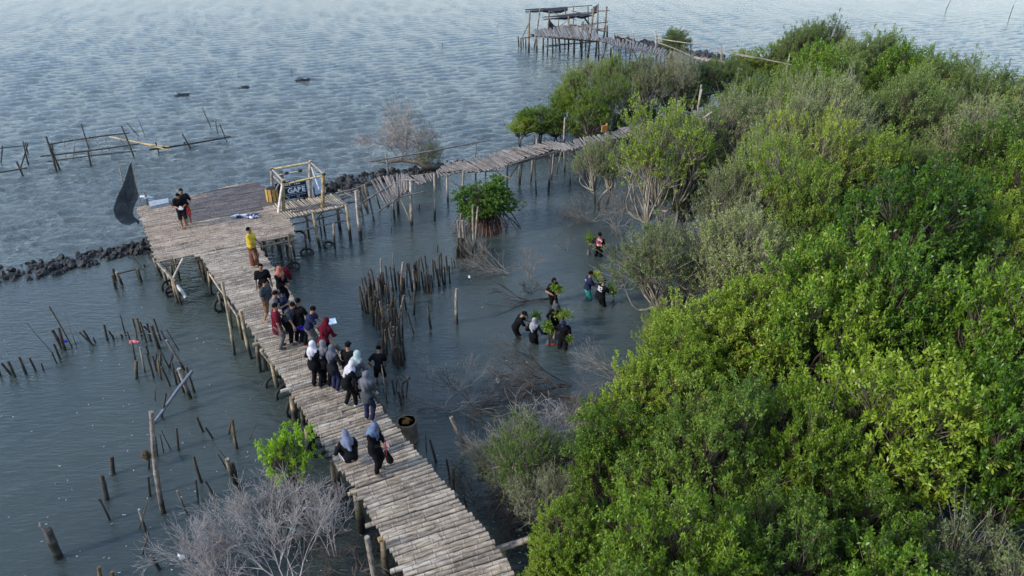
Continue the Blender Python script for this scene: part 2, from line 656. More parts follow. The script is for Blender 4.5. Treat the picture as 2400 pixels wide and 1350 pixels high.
def zz(f, L):
    """top-left pairs read off an enlargement -> base and top in photo units"""
    out = []
    for q in L:
        tx, ty = f(q[0], q[1])
        bx, by = f(q[2], q[3])
        out.append((bx, by, tx, ty) + tuple(q[4:]))
    return out


posts(pier, zz(z4, [(690, 200, 725, 435), (830, 300, 950, 1050, .055), (1020, 600, 1130, 1090, .07), (985, 640, 1045, 890), (890, 470, 930, 780), (1180, 880, 1225, 1225, .075), (1250, 940, 1275, 1215), (1340, 1140, 1405, 1400, .075), (790, 420, 850, 610)]), 0.06, POST)
z5 = Z(560, 770, 4.8)
posts(pier, zz(z5, [(600, 770, 632, 1050, .1), (712, 930, 730, 1080, .07), (765, 1120, 785, 1360, .09), (800, 1050, 830, 1330, .07)]), 0.07, POST)
posts(pier, [(842, 1250, 833, 1150, .085), (850, 1240, 842, 1150, .07), (906, 1350, 899, 1262, .09), (790, 1160, 778, 1080, .07), (800, 1150, 792, 1085, .06), (955, 1420, 952, 1350, .08)], 0.08, POST)
posts(pier, [(1004, 1140, 999, 1085), (1075, 1230, 1068, 1160), (1145, 1330, 1138, 1250), (905, 1010, 900, 960), (830, 930, 822, 868), (760, 850, 750, 780), (700, 770, 694, 715), (655, 715, 648, 650)], 0.07, POST)
# slanting braces on the left flank
for a, b_, r_ in (((705, 225), (850, 440), .05), ((870, 480), (1000, 670), .06), ((1230, 1000), (1330, 1140), .07)):
    A, B = z4(*a), z4(*b_)
    Ya = P(A[0], A[1], 1.35)
    Yb = P(B[0], B[1], 0.75)
    culm(Ya, Yb, r_, 'brace', POSTG, pier)
culm(P(880, 1205, 1.45), P(898, 1262, 0.9), 0.04, 'brace', POSTG, pier)
for px, py in ((827, 1150), (893, 1262), (655, 850)):
    a = P(px - 6, py + 4, 1.42)
    culm(a, a + bdir * 0.7, 0.07, 'crossbeam', GOLD, pier)
# rail along the right edge beside the crowd
rA, rB, rC = P(748, 770, 1.95), P(835, 860, 1.95), P(905, 965, 0.75)
rail = empty('bamboo_rail', rA, 0, 'dark slanting bamboo handrail with leafy knots on the right edge of the walkway', 'railing')
culm(rA, rB, 0.075, 'rail_pole', STAKE, rail, taper=0.95)
culm(rB + Vector((-.15, .1, -0.02)), P(885, 925, 1.35), 0.07, 'rail_pole', STAKEL, rail)
culm(rB + Vector((0, 0, -.1)), rC, 0.05, 'rail_pole', STAKE, rail)
for px, py in ((762, 788), (800, 832), (850, 880)):
    a = P(px, py, 1.95)
    culm(a + Vector((0, 0, -1.9)), a + Vector((0, 0, 0.12)), 0.05, 'rail_post', POST, rail)
    mb = MB()
    for k in range(10):
        e = a + Vector((random.uniform(-.12, .12), random.uniform(-.12, .12), random.uniform(-0.05, .18)))
        mb.tube([a, e], [0.02, 0.004], 4)
    mb.build('leafy_knot', GOLD, rail)

# ------------------------------------------------------------------ the square platform
plat = empty('platform', (-13, 28, 0), 0, 'wide square bamboo deck at the far end of the walkway with a dark stained corner', 'platform')
FL, FR = P(367, 612, DZ), P(692, 548, DZ)
ex = (FR - FL)
ex.z = 0
exn = ex.normalized()
eyn = Vector((-exn.y, exn.x, 0))
BLc = P(318, 484, DZ)
depth_tot = (BLc - FL).dot(eyn)
pmp = pole_meshes('slat', [1.0], 0.047, BAMP)
pmd = pole_meshes('slat', [1.0], 0.047, BAMD)


def uvof(px, py):
    q = P(px, py, DZ) - FL
    return q.dot(exn), q.dot(eyn)


Lq = [uvof(*p) for p in [(367, 612), (333, 520), (318, 484)]]
Rq = [uvof(*p) for p in [(692, 548), (676, 505), (640, 450), (600, 425)]]
dark = [uvof(*p) for p in [(432, 532), (452, 520), (590, 495), (640, 480), (640, 452), (600, 425), (470, 452), (440, 470)]]
print('plat', Lq, Rq, 'dark', dark)


def inpoly(x, y, poly):
    c = False
    n = len(poly)
    for i in range(n):
        x0, y0 = poly[i]
        x1, y1 = poly[(i + 1) % n]
        if (y0 > y) != (y1 > y) and x < (x1 - x0) * (y - y0) / (y1 - y0) + x0:
            c = not c
    return c


v = 0.05
vmax = max(q[1] for q in Rq)
vl = max(q[1] for q in Lq)
cnt = 0
seams = [1.45, 2.9, 4.3, 5.6, 7.2]
SJ = [random.uniform(-.45, .45) for _ in range(16)]
while v < vmax:
    u0 = float(np.interp(v, [q[1] for q in Lq], [q[0] for q in Lq]))
    if v > vl:   # the far right corner reaches further out than the left
        u0 = (v - vl) / (vmax - vl) * 2.6 + Lq[-1][0] + 1.2
        if v > vl + 0.25:
            u0 += 0.3
    u1 = float(np.interp(v, [q[1] for q in Rq], [q[0] for q in Rq]))
    cuts = [u0 + random.uniform(-.06, .06)] + [s + SJ[int(v / 0.85 + s * 1.7) % 16] for s in seams if u0 + 0.5 < s < u1 - 0.5] + [u1 + random.uniform(-.05, .08)]
    for a, b_ in zip(cuts[:-1], cuts[1:]):
        isd = inpoly((a + b_) / 2, v, dark)
        q = link('slat', (pmd if isd else pmp)[cnt % 3], plat)
        c = FL + exn * ((a + b_) / 2) + eyn * v
        q.location = c - Vector(plat.location) + Vector((0, 0, -0.047 + random.uniform(-.008, .008)))
        q.rotation_euler = (random.random() * 6, random.uniform(-.004, .004), math.atan2(exn.y, exn.x) + (math.pi if random.random() < .5 else 0) + random.uniform(-.012, .012))
        th = random.uniform(.85, 1.25)
        q.scale = (b_ - a + 0.01, th, th)
        cnt += 1
    v += random.uniform(.088, .118)
print('platform slats', cnt)
for s in (0.1, 1.5, 3.0, 4.4, ex.length - 0.15):
    culm(FL + exn * s + eyn * 0.02 + Vector((0, 0, -.16)), FL + exn * (s - 0.3 * 0) + eyn * (depth_tot - .2) + Vector((0, 0, -.16)), 0.06, 'beam', GOLD, plat)
culm(FL + exn * 0.0 + eyn * 0.06 + Vector((0, 0, -.27)), FR + eyn * 0.06 + Vector((0, 0, -.27)), 0.06, 'beam', POST, plat)
posts(plat, zz(z4, [(110, 20, 170, 150, .05), (130, 60, 210, 250), (220, 150, 272, 372, .07), (250, 150, 320, 400), (330, 290, 385, 520, .09), (335, 300, 415, 540, .05), (555, 50, 640, 290, .065), (600, 40, 660, 310, .07), (640, 30, 690, 320, .06), (300, 110, 330, 300)]), 0.06, POST)
yb = P(*z4(360, 480), 0)
fork = above(yb, *z4(328, 285))
culm(fork, atY(*z4(435, 65), yb.y + 0.25), 0.055, 'brace', POSTG, plat)
culm(fork, atY(*z4(170, 110), yb.y + 0.1), 0.065, 'brace', POSTG, plat)
z6 = Z(240, 360, 3.97)
posts(plat, zz(z6, [(1630, 770, 1665, 960, .07), (1730, 740, 1775, 1070, .07), (1610, 800, 1640, 860), (1560, 790, 1580, 830), (1490, 800, 1500, 840), (1700, 770, 1720, 900, .05)]), 0.06, POST)
a_, b__ = z6(1630, 790), z6(1760, 865)
culm(P(*a_, 1.4), atY(*b__, P(*a_, 1.4).y - .1), 0.045, 'brace', POSTG, plat)
for i in range(5):
    for j in range(4):
        b = FL + exn * (0.6 + i * 1.2) + eyn * (1.2 + j * 1.4)
        culm(Vector((b.x, b.y, -0.8)), Vector((b.x + random.uniform(-.1, .1), b.y, DZ - .12)), 0.055, 'post', POST, plat, sides=5)
# white pipe hanging from the corner
mb = MB()
p0, p1 = atY(*z4(370, 345), yb.y + .05), atY(*z4(460, 470), yb.y - .25)
mb.tube([p0, (p0 + p1) / 2 + Vector((0.02, 0, .03)), p1], 0.075, 10)
tag(mb.build('drain_pipe', PVC), 'white plastic drain pipe slanting below the front left corner of the platform', 'pipe')

# grey corrugated panel lying at the left corner, cloth heap, cut-off posts
mb = MB()
pa = [P(*z6(*q), DZ + .1) for q in [(428, 445), (610, 415), (620, 462), (440, 500)]]
n_ = 9
for i in range(n_):
    a = pa[0].lerp(pa[3], i / n_)
    b = pa[1].lerp(pa[2], i / n_)
    a2 = pa[0].lerp(pa[3], (i + 1) / n_)
    b2 = pa[1].lerp(pa[2], (i + 1) / n_)
    dz = Vector((0, 0, .03 if i % 2 else 0))
    dz2 = Vector((0, 0, 0 if i % 2 else .03))
    mb.quad(a + dz, b + dz, b2 + dz2, a2 + dz2)
mb.quad(pa[3], pa[2], pa[2] - Vector((0, 0, .09)), pa[3] - Vector((0, 0, .09)))
tag(mb.build('roof_sheet', plain('zinc', (.28, .31, .34), .5)), 'grey ribbed metal sheet lying at the left corner of the platform', 'metal sheet')


def cloth_heap(name, at, r, cols, label, cat, h=.12, seed=1):
    rr = np.random.default_rng(seed)
    mb = MB()
    f_ = min(1.0, r / .16)
    for k in range(16):
        a = rr.random() * 6.28
        d = rr.random() ** .5 * r
        c = Vector((at.x + math.cos(a) * d * 1.7, at.y + math.sin(a) * d * .7, at.z))
        n = 6
        pts = []
        for i in range(n):
            pts.append(c + Vector((rr.normal() * .06 + (i - 2.5) * .045, rr.normal() * .04, .03 + rr.random() * h * .6)) * f_)
        mb.tube(pts, [.012 * f_] + [(.04 + rr.random() * .02) * f_] * (n - 2) + [.012 * f_], 6, mi=int(rr.random() * len(cols)))
    return tag(mb.build(name, cols), label, cat)


cl = [plain('cloth_white', (.6, .62, .66), .9), plain('cloth_navy', (.03, .04, .1), .9), plain('cloth_lilac', (.25, .27, .4), .9)]
cloth_heap('clothes', P(581, 510, DZ), .28, cl, 'crumpled heap of white and navy clothes left on the platform', 'clothes')

# black net sail hung from a pole at the left corner
net = empty('shade_net', P(320, 500, 0), 0, 'black shade net billowing from a bamboo mast at the left corner of the platform', 'net')
zt = Z(0, 220, 3.97)
mastb = P(*zt(1295, 1005), DZ)
mt_top = above(mastb, *zt(1215, 630))
culm(Vector((mastb.x, mastb.y, -.6)), mt_top, .04, 'mast', POSTG, net)
m2b = P(*zt(1140, 870), DZ - .4)
outl_r = [(1215, 640), (1232, 720), (1255, 830), (1290, 960), (1250, 1040), (1235, 1110), (1250, 1160), (1290, 1215)]
outl_l = [(1212, 645), (1180, 730), (1140, 850), (1090, 960), (1057, 1070), (1080, 1150), (1130, 1205), (1200, 1228)]
Vn, Fn = [], []
NC = 12
for i, (l_, r_) in enumerate(zip(outl_l, outl_r)):
    A = atY(*zt(*l_), mastb.y - 0.1 - 0.12 * i)
    B = atY(*zt(*r_), mastb.y - 0.02 - 0.02 * i)
    for k in range(NC + 1):
        t = k / NC
        p = A.lerp(B, t)
        p.y += math.sin(t * math.pi) * (0.12 + .05 * i) + .04 * math.sin(t * 17 + i)
        Vn.append(p[:])
for i in range(len(outl_l) - 1):
    for k in range(NC):
        q = i * (NC + 1) + k
        Fn.append((q, q + 1, q + NC + 2, q + NC + 1))
me = bpy.data.meshes.new('net_cloth')
me.from_pydata(Vn, [], Fn)
netm, ntt, nb = new_mat('net_mesh')
nb.inputs['Base Color'].default_value = (.014, .017, .026, 1)
nb.inputs['Roughness'].default_value = .8
tr = nn(ntt, 'ShaderNodeBsdfTransparent')
ms = nn(ntt, 'ShaderNodeMixShader')
tcn = nn(ntt, 'ShaderNodeNewGeometry')
wv = nn(ntt, 'ShaderNodeTexNoise')
wv.inputs['Scale'].default_value = 3
ntt.links.new(tcn.outputs['Position'], wv.inputs['Vector'])
ntt.links.new(math_(ntt, 'ADD', math_(ntt, 'MULTIPLY', wv.outputs[0], .25), .78, True), ms.inputs[0])
ntt.links.new(tr.outputs[0], ms.inputs[1])
ntt.links.new(nb.outputs[0], ms.inputs[2])
ntt.links.new(ms.outputs[0], ntt.nodes['Material Output'].inputs[0])
me.materials.append(netm)
me.polygons.foreach_set('use_smooth', [True] * len(Fn))
me.update()
link('net_cloth', me, net, world=True)
b_, t_ = P(*zt(1140, 900), .5), None
t_ = above(b_, *zt(1113, 690))
s_ = culm(Vector((b_.x, b_.y, -.6)), t_, .035, 'stake', POSTG)
tag(s_, 'thin bare bamboo stake standing behind the black net', 'stake')
b_ = P(*zt(1365, 985), DZ)
tag(culm(b_ - Vector((0, 0, .3)), above(b_, *zt(1345, 905)), .055, 'corner_post', POSTG), 'pale cut-off post top rising beside the grey metal sheet', 'post')
cloth_heap('rag', P(*zt(1345, 975), DZ + .05), .16, [cl[0]], 'pale rag tied between the net mast and the cut-off post', 'rag', .1, 5)

# ------------------------------------------------------------------ the bamboo booth with the signboard
zg = Z(600, 360, 9.64)
booth = empty('booth', P(663, 494, DZ), 0, 'open bamboo booth frame with a dark signboard at the right edge of the platform', 'booth')
bfl = P(*zg(610, 1290), DZ)
bfr = P(*zg(1490, 1230), DZ)
dpt = eyn * 1.75
bbl, bbr = bfl + dpt + exn * -.1, bfr + dpt + exn * -.1
Hb = 1.62
tops = []
for b, tp, r_ in ((bfl, (612, 585), .09), (bfr, (1517, 415), .09), (bbl, (350, 310), .07), (bbr, (1230, 155), .08)):
    t = above(b, *zg(*tp))
    t.z = min(max(t.z, 3.0), 3.4)
    culm(b + Vector((0, 0, -.1)), t, r_, 'corner_post', GOLD if r_ > .085 else POSTG, booth, taper=.95)
    tops.append(t)
tfl, tfr, tbl, tbr = tops
up = Vector((0, 0, 1))
for a, b in ((tfl, tbl), (tfr, tbr), (tbl, tbr)):
    culm(a - up * .1, b - up * .1, .045, 'rail', POSTG if a is not tbl else GOLD, booth)
culm(tfl - up * .24, tfr - up * .17, .05, 'rail', GOLD, booth)
for a, b in ((tfl, tbl), (tfr, tbr), (tbl, tbr)):
    culm(a - up * .42, b - up * .42, .035, 'rail', POSTG, booth)
culm(tfl - up * .8, bfl.lerp(bfr, .45) + up * .1 + eyn * .3, .03, 'brace', POSTG, booth)
culm(bbl + up * .15, tbl.lerp(tfl, .5) - up * .5, .035, 'brace', POSTG, booth)
culm(tbr - up * .3, bfr + up * .9, .03, 'brace', PVC, booth)
for t in tops + [tbl.lerp(tbr, .35) - up * .3, tbl.lerp(tbr, .7) - up * .3, tfl.lerp(tfr, .2) - up * .18]:
    mb = MB()
    q = t - up * .1
    mb.tube([q - up * .06, q - up * .02, q + up * .02, q + up * .06], [.06, .1, .1, .06], 7)
    mb.build('rope_lashing', NET, booth)
culm(bfl - exn * .22 - eyn * .12, tfl - exn * .05 - up * .2, .075, 'leaning_board', plain('whitewash', (.55, .5, .45), .8), booth, sides=4)
# signboard between the rear posts
sgn = empty('signboard', bbl + eyn * -.06 + exn * .22 - up * .27, math.atan2(exn.y, exn.x), 'dark blue signboard with white capital letters hanging in the bamboo booth', 'signboard')
SW, SH = 1.42, 0.86
sb = plain('sign_blue', (.012, .022, .04), .45, .15)
sw = plain('sign_white', (.7, .72, .75), .6, .08)
mb = MB()
mb.box((SW / 2 - .02, -.02, .12 + SH / 2), (SW, .03, SH))
o = link('board', mb.mesh('board', sb, False), sgn)


def text_mesh(s, size, mat, parent, loc, off=.0, ext=.004, name='lettering'):
    cu = bpy.data.curves.new('t', 'FONT')
    cu.body = s
    cu.size = size
    cu.extrude = ext
    cu.offset = off
    to = bpy.data.objects.new('t', cu)
    C.objects.link(to)
    dg = bpy.context.evaluated_depsgraph_get()
    me = bpy.data.meshes.new_from_object(to.evaluated_get(dg))
    bpy.data.objects.remove(to)
    me.materials.clear()
    me.materials.append(mat)
    o = link(name, me, parent)
    o.location = loc
    o.rotation_euler = (R(90), 0, 0)
    return o


text_mesh('GARE', .33, sw, sgn, (.5, -.042, .42), .012)
mb = MB()
for z_ in (.36, .7):
    mb.box((.78, -.038, z_), (1.15, .006, .014))
for k in range(9):
    mb.box((.3 + k * .12, -.038, .27), (.07, .006, .018))
    if k < 7:
        mb.box((.42 + k * .11, -.038, .82), (.075, .006, .045))
mb.box((.95, -.038, .2), (.13, .006, .025))
for k in range(8):
    mb.box((.55 + k * .1, -.038, .9), (.06, .006, .03))
o = link('painted_lines', mb.mesh('painted_lines', sw, False), sgn)
mb = MB()
mb.box((SW + .14, -.03, .5), (.26, .02, .95))
mb.box((SW + .14, -.042, .75), (.12, .004, .02), mi=1)
mb.box((SW + .1, -.042, .6), (.05, .004, .16), Matrix.Rotation(.5, 3, 'Y'), mi=1)
mb.box((SW + .17, -.042, .62), (.03, .004, .14), Matrix.Rotation(-.5, 3, 'Y'), mi=1)
mb.box((SW + .12, -.042, .2), (.06, .004, .08), mi=1)
tag(link('banner', mb.mesh('banner', [sw, sb], False)), 'narrow white banner hanging right of the dark signboard', 'banner')
bpy.context.view_layer.update()
o = bpy.data.objects['banner']
o.matrix_world = sgn.matrix_world.copy()
mb = MB()
mb.box((SW + .62, .0, .62), (.5, .015, 1.0))
for k in range(5):
    mb.box((SW + .62, -.012, .3 + k * .16), (.36, .004, .02), mi=1)
o = tag(link('poster', mb.mesh('poster', [plain('poster_blue', (.45, .55, .68), .6), sw], False)), 'pale blue poster hung at the right rear post of the booth', 'poster')
o.matrix_world = sgn.matrix_world.copy()
mb = MB()
mb.box((.62, .03, 1.38), (.34, .015, .36))
mb.box((.36, .035, 1.32), (.2, .015, .42), mi=1)
o = tag(link('notice', mb.mesh('notice', [plain('notice_pale', (.55, .68, .78), .5), plain('mat_woven', (.25, .21, .16), .9)], False)), 'small pale square notice tied above the signboard', 'notice')
o.matrix_world = sgn.matrix_world.copy()
# orange crate-like trough at the left of the booth
cr = empty('bamboo_bin', P(640, 470, DZ), BD, 'golden bamboo slat bin with a black mouth at the left foot of the booth', 'bin')
for i in range(9):
    a = i / 9 * 6.28
    mb = MB()
    mb.box((math.cos(a) * .26, math.sin(a) * .2, .3), (.14, .03, .6), Matrix.Rotation(a + math.pi / 2, 3, 'Z'))
    o = link('stave', mb.mesh('stave', plain('stave_gold', (.4, .24, .07), .6), False), cr)
mb = MB()
mb.tube([(0, 0, .02), (0, 0, .62)], [.2, .22], 12)
link('black_core', mb.mesh('black_core', NET), cr)  # closed black cylinder filling the bin to just above its staves

# booth floor: separate slats running front to back
fl = empty('slat_deck', P(740, 490, 0), 0, 'small raised floor of spaced bamboo slats under and right of the booth', 'deck')
fa, fb = P(672, 511, DZ), P(814, 481, DZ)
fe = (fb - fa)
pmg = pole_meshes('slat', [1.0], .04, BAMG)
pms = pole_meshes('slat', [1.0], .04, BAM)
fdir = (eyn * 1.0 + exn * -.12).normalized()
for i in range(27):
    t = i / 26
    a = fa + fe * t
    L = 1.95 - .25 * t + random.uniform(-.05, .08)
    q = link('slat', pms[i % 3], fl)
    c = a + fdir * (L / 2 - .08)
    q.location = c - Vector(fl.location) + Vector((0, 0, .0))
    q.rotation_euler = (random.random() * 6, random.uniform(-.02, .02), math.atan2(fdir.y, fdir.x) + random.uniform(-.03, .03))
    q.scale = (L, 1, 1)
for k, s in enumerate((.12, 1.0, 1.7)):
    culm(fa + fdir * s - up * .09 - fe.normalized() * .1, fb + fdir * s - up * .09 + fe.normalized() * .1, .045, 'beam', POSTG, fl)
for k in range(7):
    a = fa + fe * random.uniform(.1, .5) + fdir * random.uniform(.3, 1.2) + up * .07
    culm(a, a + (exn * random.uniform(.9, 1.6) + eyn * random.uniform(-.15, .2)), .028, 'loose_pole', BAMG, fl)
zq = Z(600, 380, 6.0)
posts(fl, zz(zq, [(700, 720, 745, 1045, .06), (800, 690, 905, 1205, .075), (885, 780, 920, 1015, .04), (935, 740, 975, 985, .045), (1145, 640, 1190, 940, .085), (1270, 590, 1325, 1095, .08)]), .06, POST)
for a, b, za, zb in (((650, 740), (860, 890), 1.4, .75), ((975, 660), (830, 840), 1.4, .75), ((1150, 640), (1310, 785), 1.4, .85), ((490, 880), (1210, 710), .7, .7), ((700, 945), (1385, 790), .75, .75)):
    culm(P(*zq(*a), za), P(*zq(*b), zb), .038, 'brace', POSTG, fl)
posts(fl, zz(zq, [(680, 960, 705, 1250, .05), (1090, 865, 1120, 1215, .05)]), .05, POST)


# tyres
def tyre(px, py, z, r, tilt, label):
    mb = MB()
    n = 22
    pts = []
    c = P(px, py, z)
    M = Matrix.Rotation(tilt[0], 3, 'X') @ Matrix.Rotation(tilt[1], 3, 'Y')
    base = len(mb.v)
    K = 7
    for i in range(n):
        a = 2 * math.pi * i / n
        for k in range(K):
            bb = 2 * math.pi * k / K
            rr = r + .055 * math.cos(bb)
            q = M @ Vector((rr * math.cos(a), rr * math.sin(a), .06 * math.sin(bb)))
            mb.v.append((c + q)[:])
            mb.uv.append((0, 0))
    for i in range(n):
        for k in range(K):
            i2, k2 = (i + 1) % n, (k + 1) % K
            mb.f.append((i * K + k, i2 * K + k, i2 * K + k2, i * K + k2))
            mb.m.append(0)
    return tag(mb.build('tyre', TYRE), label, 'tyre', 'old tyres around the pier posts')


T_ = [(701, 556, .0, .3, (1.5, .3), 'old black tyre standing on edge, leftmost under the right side of the platform'),
      (719, 592, .05, .26, (.25, .1), 'old tyre lying flat round the thin post below the slat deck'),
      (687, 626, .05, .28, (.3, -.1), 'old tyre round the post nearest the yellow-shirted man'),
      (772, 576, .0, .24, (.35, .5), 'half-sunk old tyre beside the slat deck posts, farthest right of the tyres'),
      (394, 672, .35, .25, (1.4, .9), 'old tyre hung on the front left post cluster of the platform'),
      (404, 684, .2, .25, (1.4, .4), 'lower old tyre hung on the front left post cluster of the platform'),
      (645, 902, .0, .3, (1.3, .5), 'half-sunk tyre at the left foot of the walkway beside the bent brace'),
      (668, 926, .0, .3, (1.2, .8), 'half-sunk tyre at the left foot of the walkway, next below the bent brace'),
      (684, 958, .25, .25, (1.4, 1.2), 'old tyre leaning on the thick post left of the walkway'),
      (744, 1046, .45, .3, (1.3, .6), 'large old tyre on the hollow post above the green bush'),
      (515, 716, .25, .24, (1.4, 1.0), 'old tyre on the posts under the left flank of the walkway')]
for q in T_:
    tyre(*q)

# open drum with rusty net on the right of the walkway
dr = empty('drum', P(957, 1030, 0), 0, 'open concrete drum with rusty brown netting standing right of the walkway', 'drum')
mb = MB()
cc = P(957, 1030, 0)
for k in range(16):
    pass
pr = []
for z_, r_ in ((-.5, .3), (.68, .3), (.7, .3), (.7, .25), (.3, .25)):
    pr.append((z_, r_))
mb.tube([(0, 0, z_) for z_, r_ in pr], [r_ for z_, r_ in pr], 18, cap=False)
me = mb.mesh('drum_wall', plain('concrete_brown', (.13, .1, .075), .85, .5, 5), True)
link('drum_wall', me, dr)
mb = MB()
for k in range(60):
    a = random.random() * 6.28
    b = a + random.uniform(.8, 2.6)
    mb.tube([(math.cos(a) * .25, math.sin(a) * .25, .64), (random.uniform(-.12, .12), random.uniform(-.12, .12), .58 + random.random() * .18), (math.cos(b) * .25, math.sin(b) * .25, .64)], .012, 4)
o = link('rusty_netting', mb.mesh('rusty_netting', plain('rust', (.2, .1, .03), .9, .5)), dr)
o['kind'] = 'stuff'


# ------------------------------------------------------------------ stakes in the water
STK_N = [0]


def stake(bx, by, tx, ty, r, mat, label, group=None, name='stake', cat='stake', curve=.02, sides=7):
    b, t = stick(bx, by, tx, ty)
    dn = (b - t)
    if dn.length < .02:
        return
    dn.normalize()
    o = culm(b + dn * .6, t, r * .84, name, mat, None, taper=.82 if r > .03 else .5, amt=curve, sides=sides)
    return tag(o, label, cat, group)


ORD = ['first', 'second', 'third', 'fourth', 'fifth', 'sixth', 'seventh', 'eighth', 'ninth', 'tenth', 'eleventh', 'twelfth', 'thirteenth', 'fourteenth', 'fifteenth', 'sixteenth', 'seventeenth', 'eighteenth', 'nineteenth', 'twentieth']


def row_of(f, L, where, group, r=.05, mat=STAKE, curve=.02):
    """each stake: top x, y, base x, y [, radius [, material [, look]]]"""
    L = sorted(L, key=lambda q: q[2])
    for i, q in enumerate(L):
        tx, ty = f(q[0], q[1])
        bx, by = f(q[2], q[3])
        rr = q[4] if len(q) > 4 and q[4] else r
        mm = q[5] if len(q) > 5 and q[5] else mat
        look = q[6] if len(q) > 6 else ('short ' if abs(q[1] - q[3]) < 100 else '') + ('dark' if mm is STAKE else 'pale' if mm is STAKEL else 'yellow-brown')
        stake(bx, by, tx, ty, rr, mm, '%s stake, %s from the left %s' % (look, ORD[i], where), group, curve=curve)


zc = Z(0, 700, 5.0)
row_of(zc, [(15, 755, 125, 890, .055), (95, 735, 170, 910, .07), (220, 680, 300, 880, .06), (345, 695, 420, 845, .045), (485, 760, 515, 835, .035), (-15, 840, 10, 905, .05)],
       'in the row of stumps at the left edge', 'stumps at the left edge')
row_of(zc, [(320, 290, 625, 625, .018, STAKE, 'long thin bent'), (605, 625, 672, 755, .035), (630, 530, 695, 700, .055), (610, 365, 715, 570, .08, None, 'thick dark'), (685, 340, 765, 595, .075, None, 'thick blackened'), (575, 90, 835, 570, .035, STAKEO, 'very long slanting'), (750, 145, 905, 565, .018, STAKEL, 'thin pinkish'), (870, 370, 950, 510, .008, None, 'hair-thin')],
       'in the clump with a blue scrap', 'clump of stakes with a blue scrap')
row_of(zc, [(925, 390, 1100, 545, .045), (975, 370, 1045, 490, .05), (1090, 455, 1120, 520, .035)], 'in the crossed trio', 'crossed trio of stakes')
row_of(zc, [(1220, 305, 1270, 485, .055), (1275, 380, 1330, 470, .05), (1358, 430, 1368, 480, .02), (1415, 410, 1430, 455, .05), (1410, 195, 1480, 425, .035), (1490, 385, 1550, 540, .04),
            (1555, 230, 1592, 345, .045, STAKEO), (1600, 225, 1650, 435, .055, STAKEO), (1640, 270, 1705, 515, .045), (1585, 345, 1600, 480, .035, STAKEO), (1725, 290, 1770, 500, .045), (1770, 310, 1870, 590, .09, None, 'very thick dark'), (1680, 320, 1760, 385, .05), (1800, 230, 1885, 490, .05, None, 'bird-stained'), (1880, 365, 1945, 480, .035), (1950, 355, 2105, 600, .03)],
       'along the back of the stake thicket', 'back stakes of the left thicket')
row_of(zc, [(1545, 500, 1590, 720, .05, STAKEL), (1596, 725, 1596, 940, .075, STAKEO, 'thick orange-brown'), (1640, 570, 1695, 855, .04, STAKEL), (1705, 545, 1735, 650, .045), (1715, 635, 1790, 925, .045), (1785, 665, 1828, 850, .045), (1835, 640, 1815, 740, .045), (1870, 600, 1980, 810, .035), (2025, 650, 1985, 815, .045), (1850, 720, 1900, 940, .045, STAKEO), (1880, 640, 1886, 800, .05), (1890, 800, 1985, 1030, .045), (2012, 745, 2065, 1005, .045), (2060, 850, 2150, 1095, .05), (2095, 820, 2230, 1170, .09, STAKEL, 'thick pale'), (2180, 800, 2270, 1090, .06)],
       'along the front of the stake thicket', 'front stakes of the left thicket')
stake(*zc(2150, 830), *zc(1950, 485), .055, STAKEL, 'long whitish slanting pole laid across the left stake thicket', cat='pole', curve=.01)
stake(*zc(1835, 1195), *zc(1825, 1005), .03, STAKEO, 'lone curved olive stick in front of the left stake thicket', curve=.05)
stake(376, 979, 389, 921, .045, STAKE, 'dark stake half hidden under the grey pipe')
stake(386, 1200, 355, 965, .085, STAKEL, 'tall thick whitish post standing in the lower left water', name='post', cat='post', curve=.02)
mb = MB()
g0 = atY(451, 869, P(446, 930).y)
g1 = atY(341, 1014, P(375, 1005).y)
mb.tube([g0, g0.lerp(g1, .3) + Vector((0, 0, .02)), g0.lerp(g1, .7) - Vector((0, 0, .04)), g1], [.055, .05, .05, .02], 9)
tag(mb.build('plastic_pipe', PVCG), 'long grey plastic pipe leaning across the left stakes', 'pipe')
# a string tied across the stakes
mb = MB()
s0, s1 = P(266, 783, .35), P(372, 781, .35)
mb.tube([s0, s0.lerp(s1, .5) - up * .02, s1], .012, 4)
tag(mb.build('string', STAKEL), 'thin pale line tied across the back of the left stake thicket', 'string')
cloth_heap('blue_scrap', P(153, 802, .15), .07, [plain('plastic_blue', (.02, .03, .5), .5)], 'blue plastic scrap caught on the stakes at left', 'plastic scrap', .2, 8)
cloth_heap('pink_scrap', P(316, 803, .25), .07, [plain('plastic_pink', (.75, .15, .17), .5)], 'pink plastic scrap caught on the stakes at left', 'plastic scrap', .2, 9)

zd = Z(0, 800, 3.97)
row_of(zd, [(1830, 705, 1892, 835, .05), (1910, 800, 1975, 905, .04), (2147, 735, 2135, 860, .035, STAKEO), (2160, 725, 2210, 1000, .06, STAKEO, 'tall yellow-brown'), (2382, 775, 2316, 905, .025)],
       'in the loose row by the walkway posts', 'loose stakes by the walkway')
row_of(zd, [(1440, 880, 1458, 1060, .05), (1487, 865, 1512, 1030, .03), (1500, 825, 1582, 995, .025), (1640, 805, 1662, 1015, .045)], 'beside the tall whitish post', 'stakes beside the tall whitish post')
row_of(zd, [(1955, 905, 2112, 1095, .015, STAKEL, 'thin pale'), (1800, 1070, 1882, 1305, .055), (2030, 1050, 2100, 1185, .03), (2112, 1095, 2200, 1330, .085, POST, 'thick mossy'), (2165, 1130, 2220, 1325, .055)],
       'above the bare grey shrub', 'stakes above the bare shrub')
stake(*zd(1060, 1235), *zd(1038, 1070), .08, STAKE, 'thick brown stump, upper one of the pair in the lower left water', name='stump', cat='stump')
ze = Z(0, 1010, 3.97)
stake(*ze(985, 635), *ze(945, 412), .085, STAKE, 'thick dark stump, lower one of the pair in the lower left water', name='stump', cat='stump')
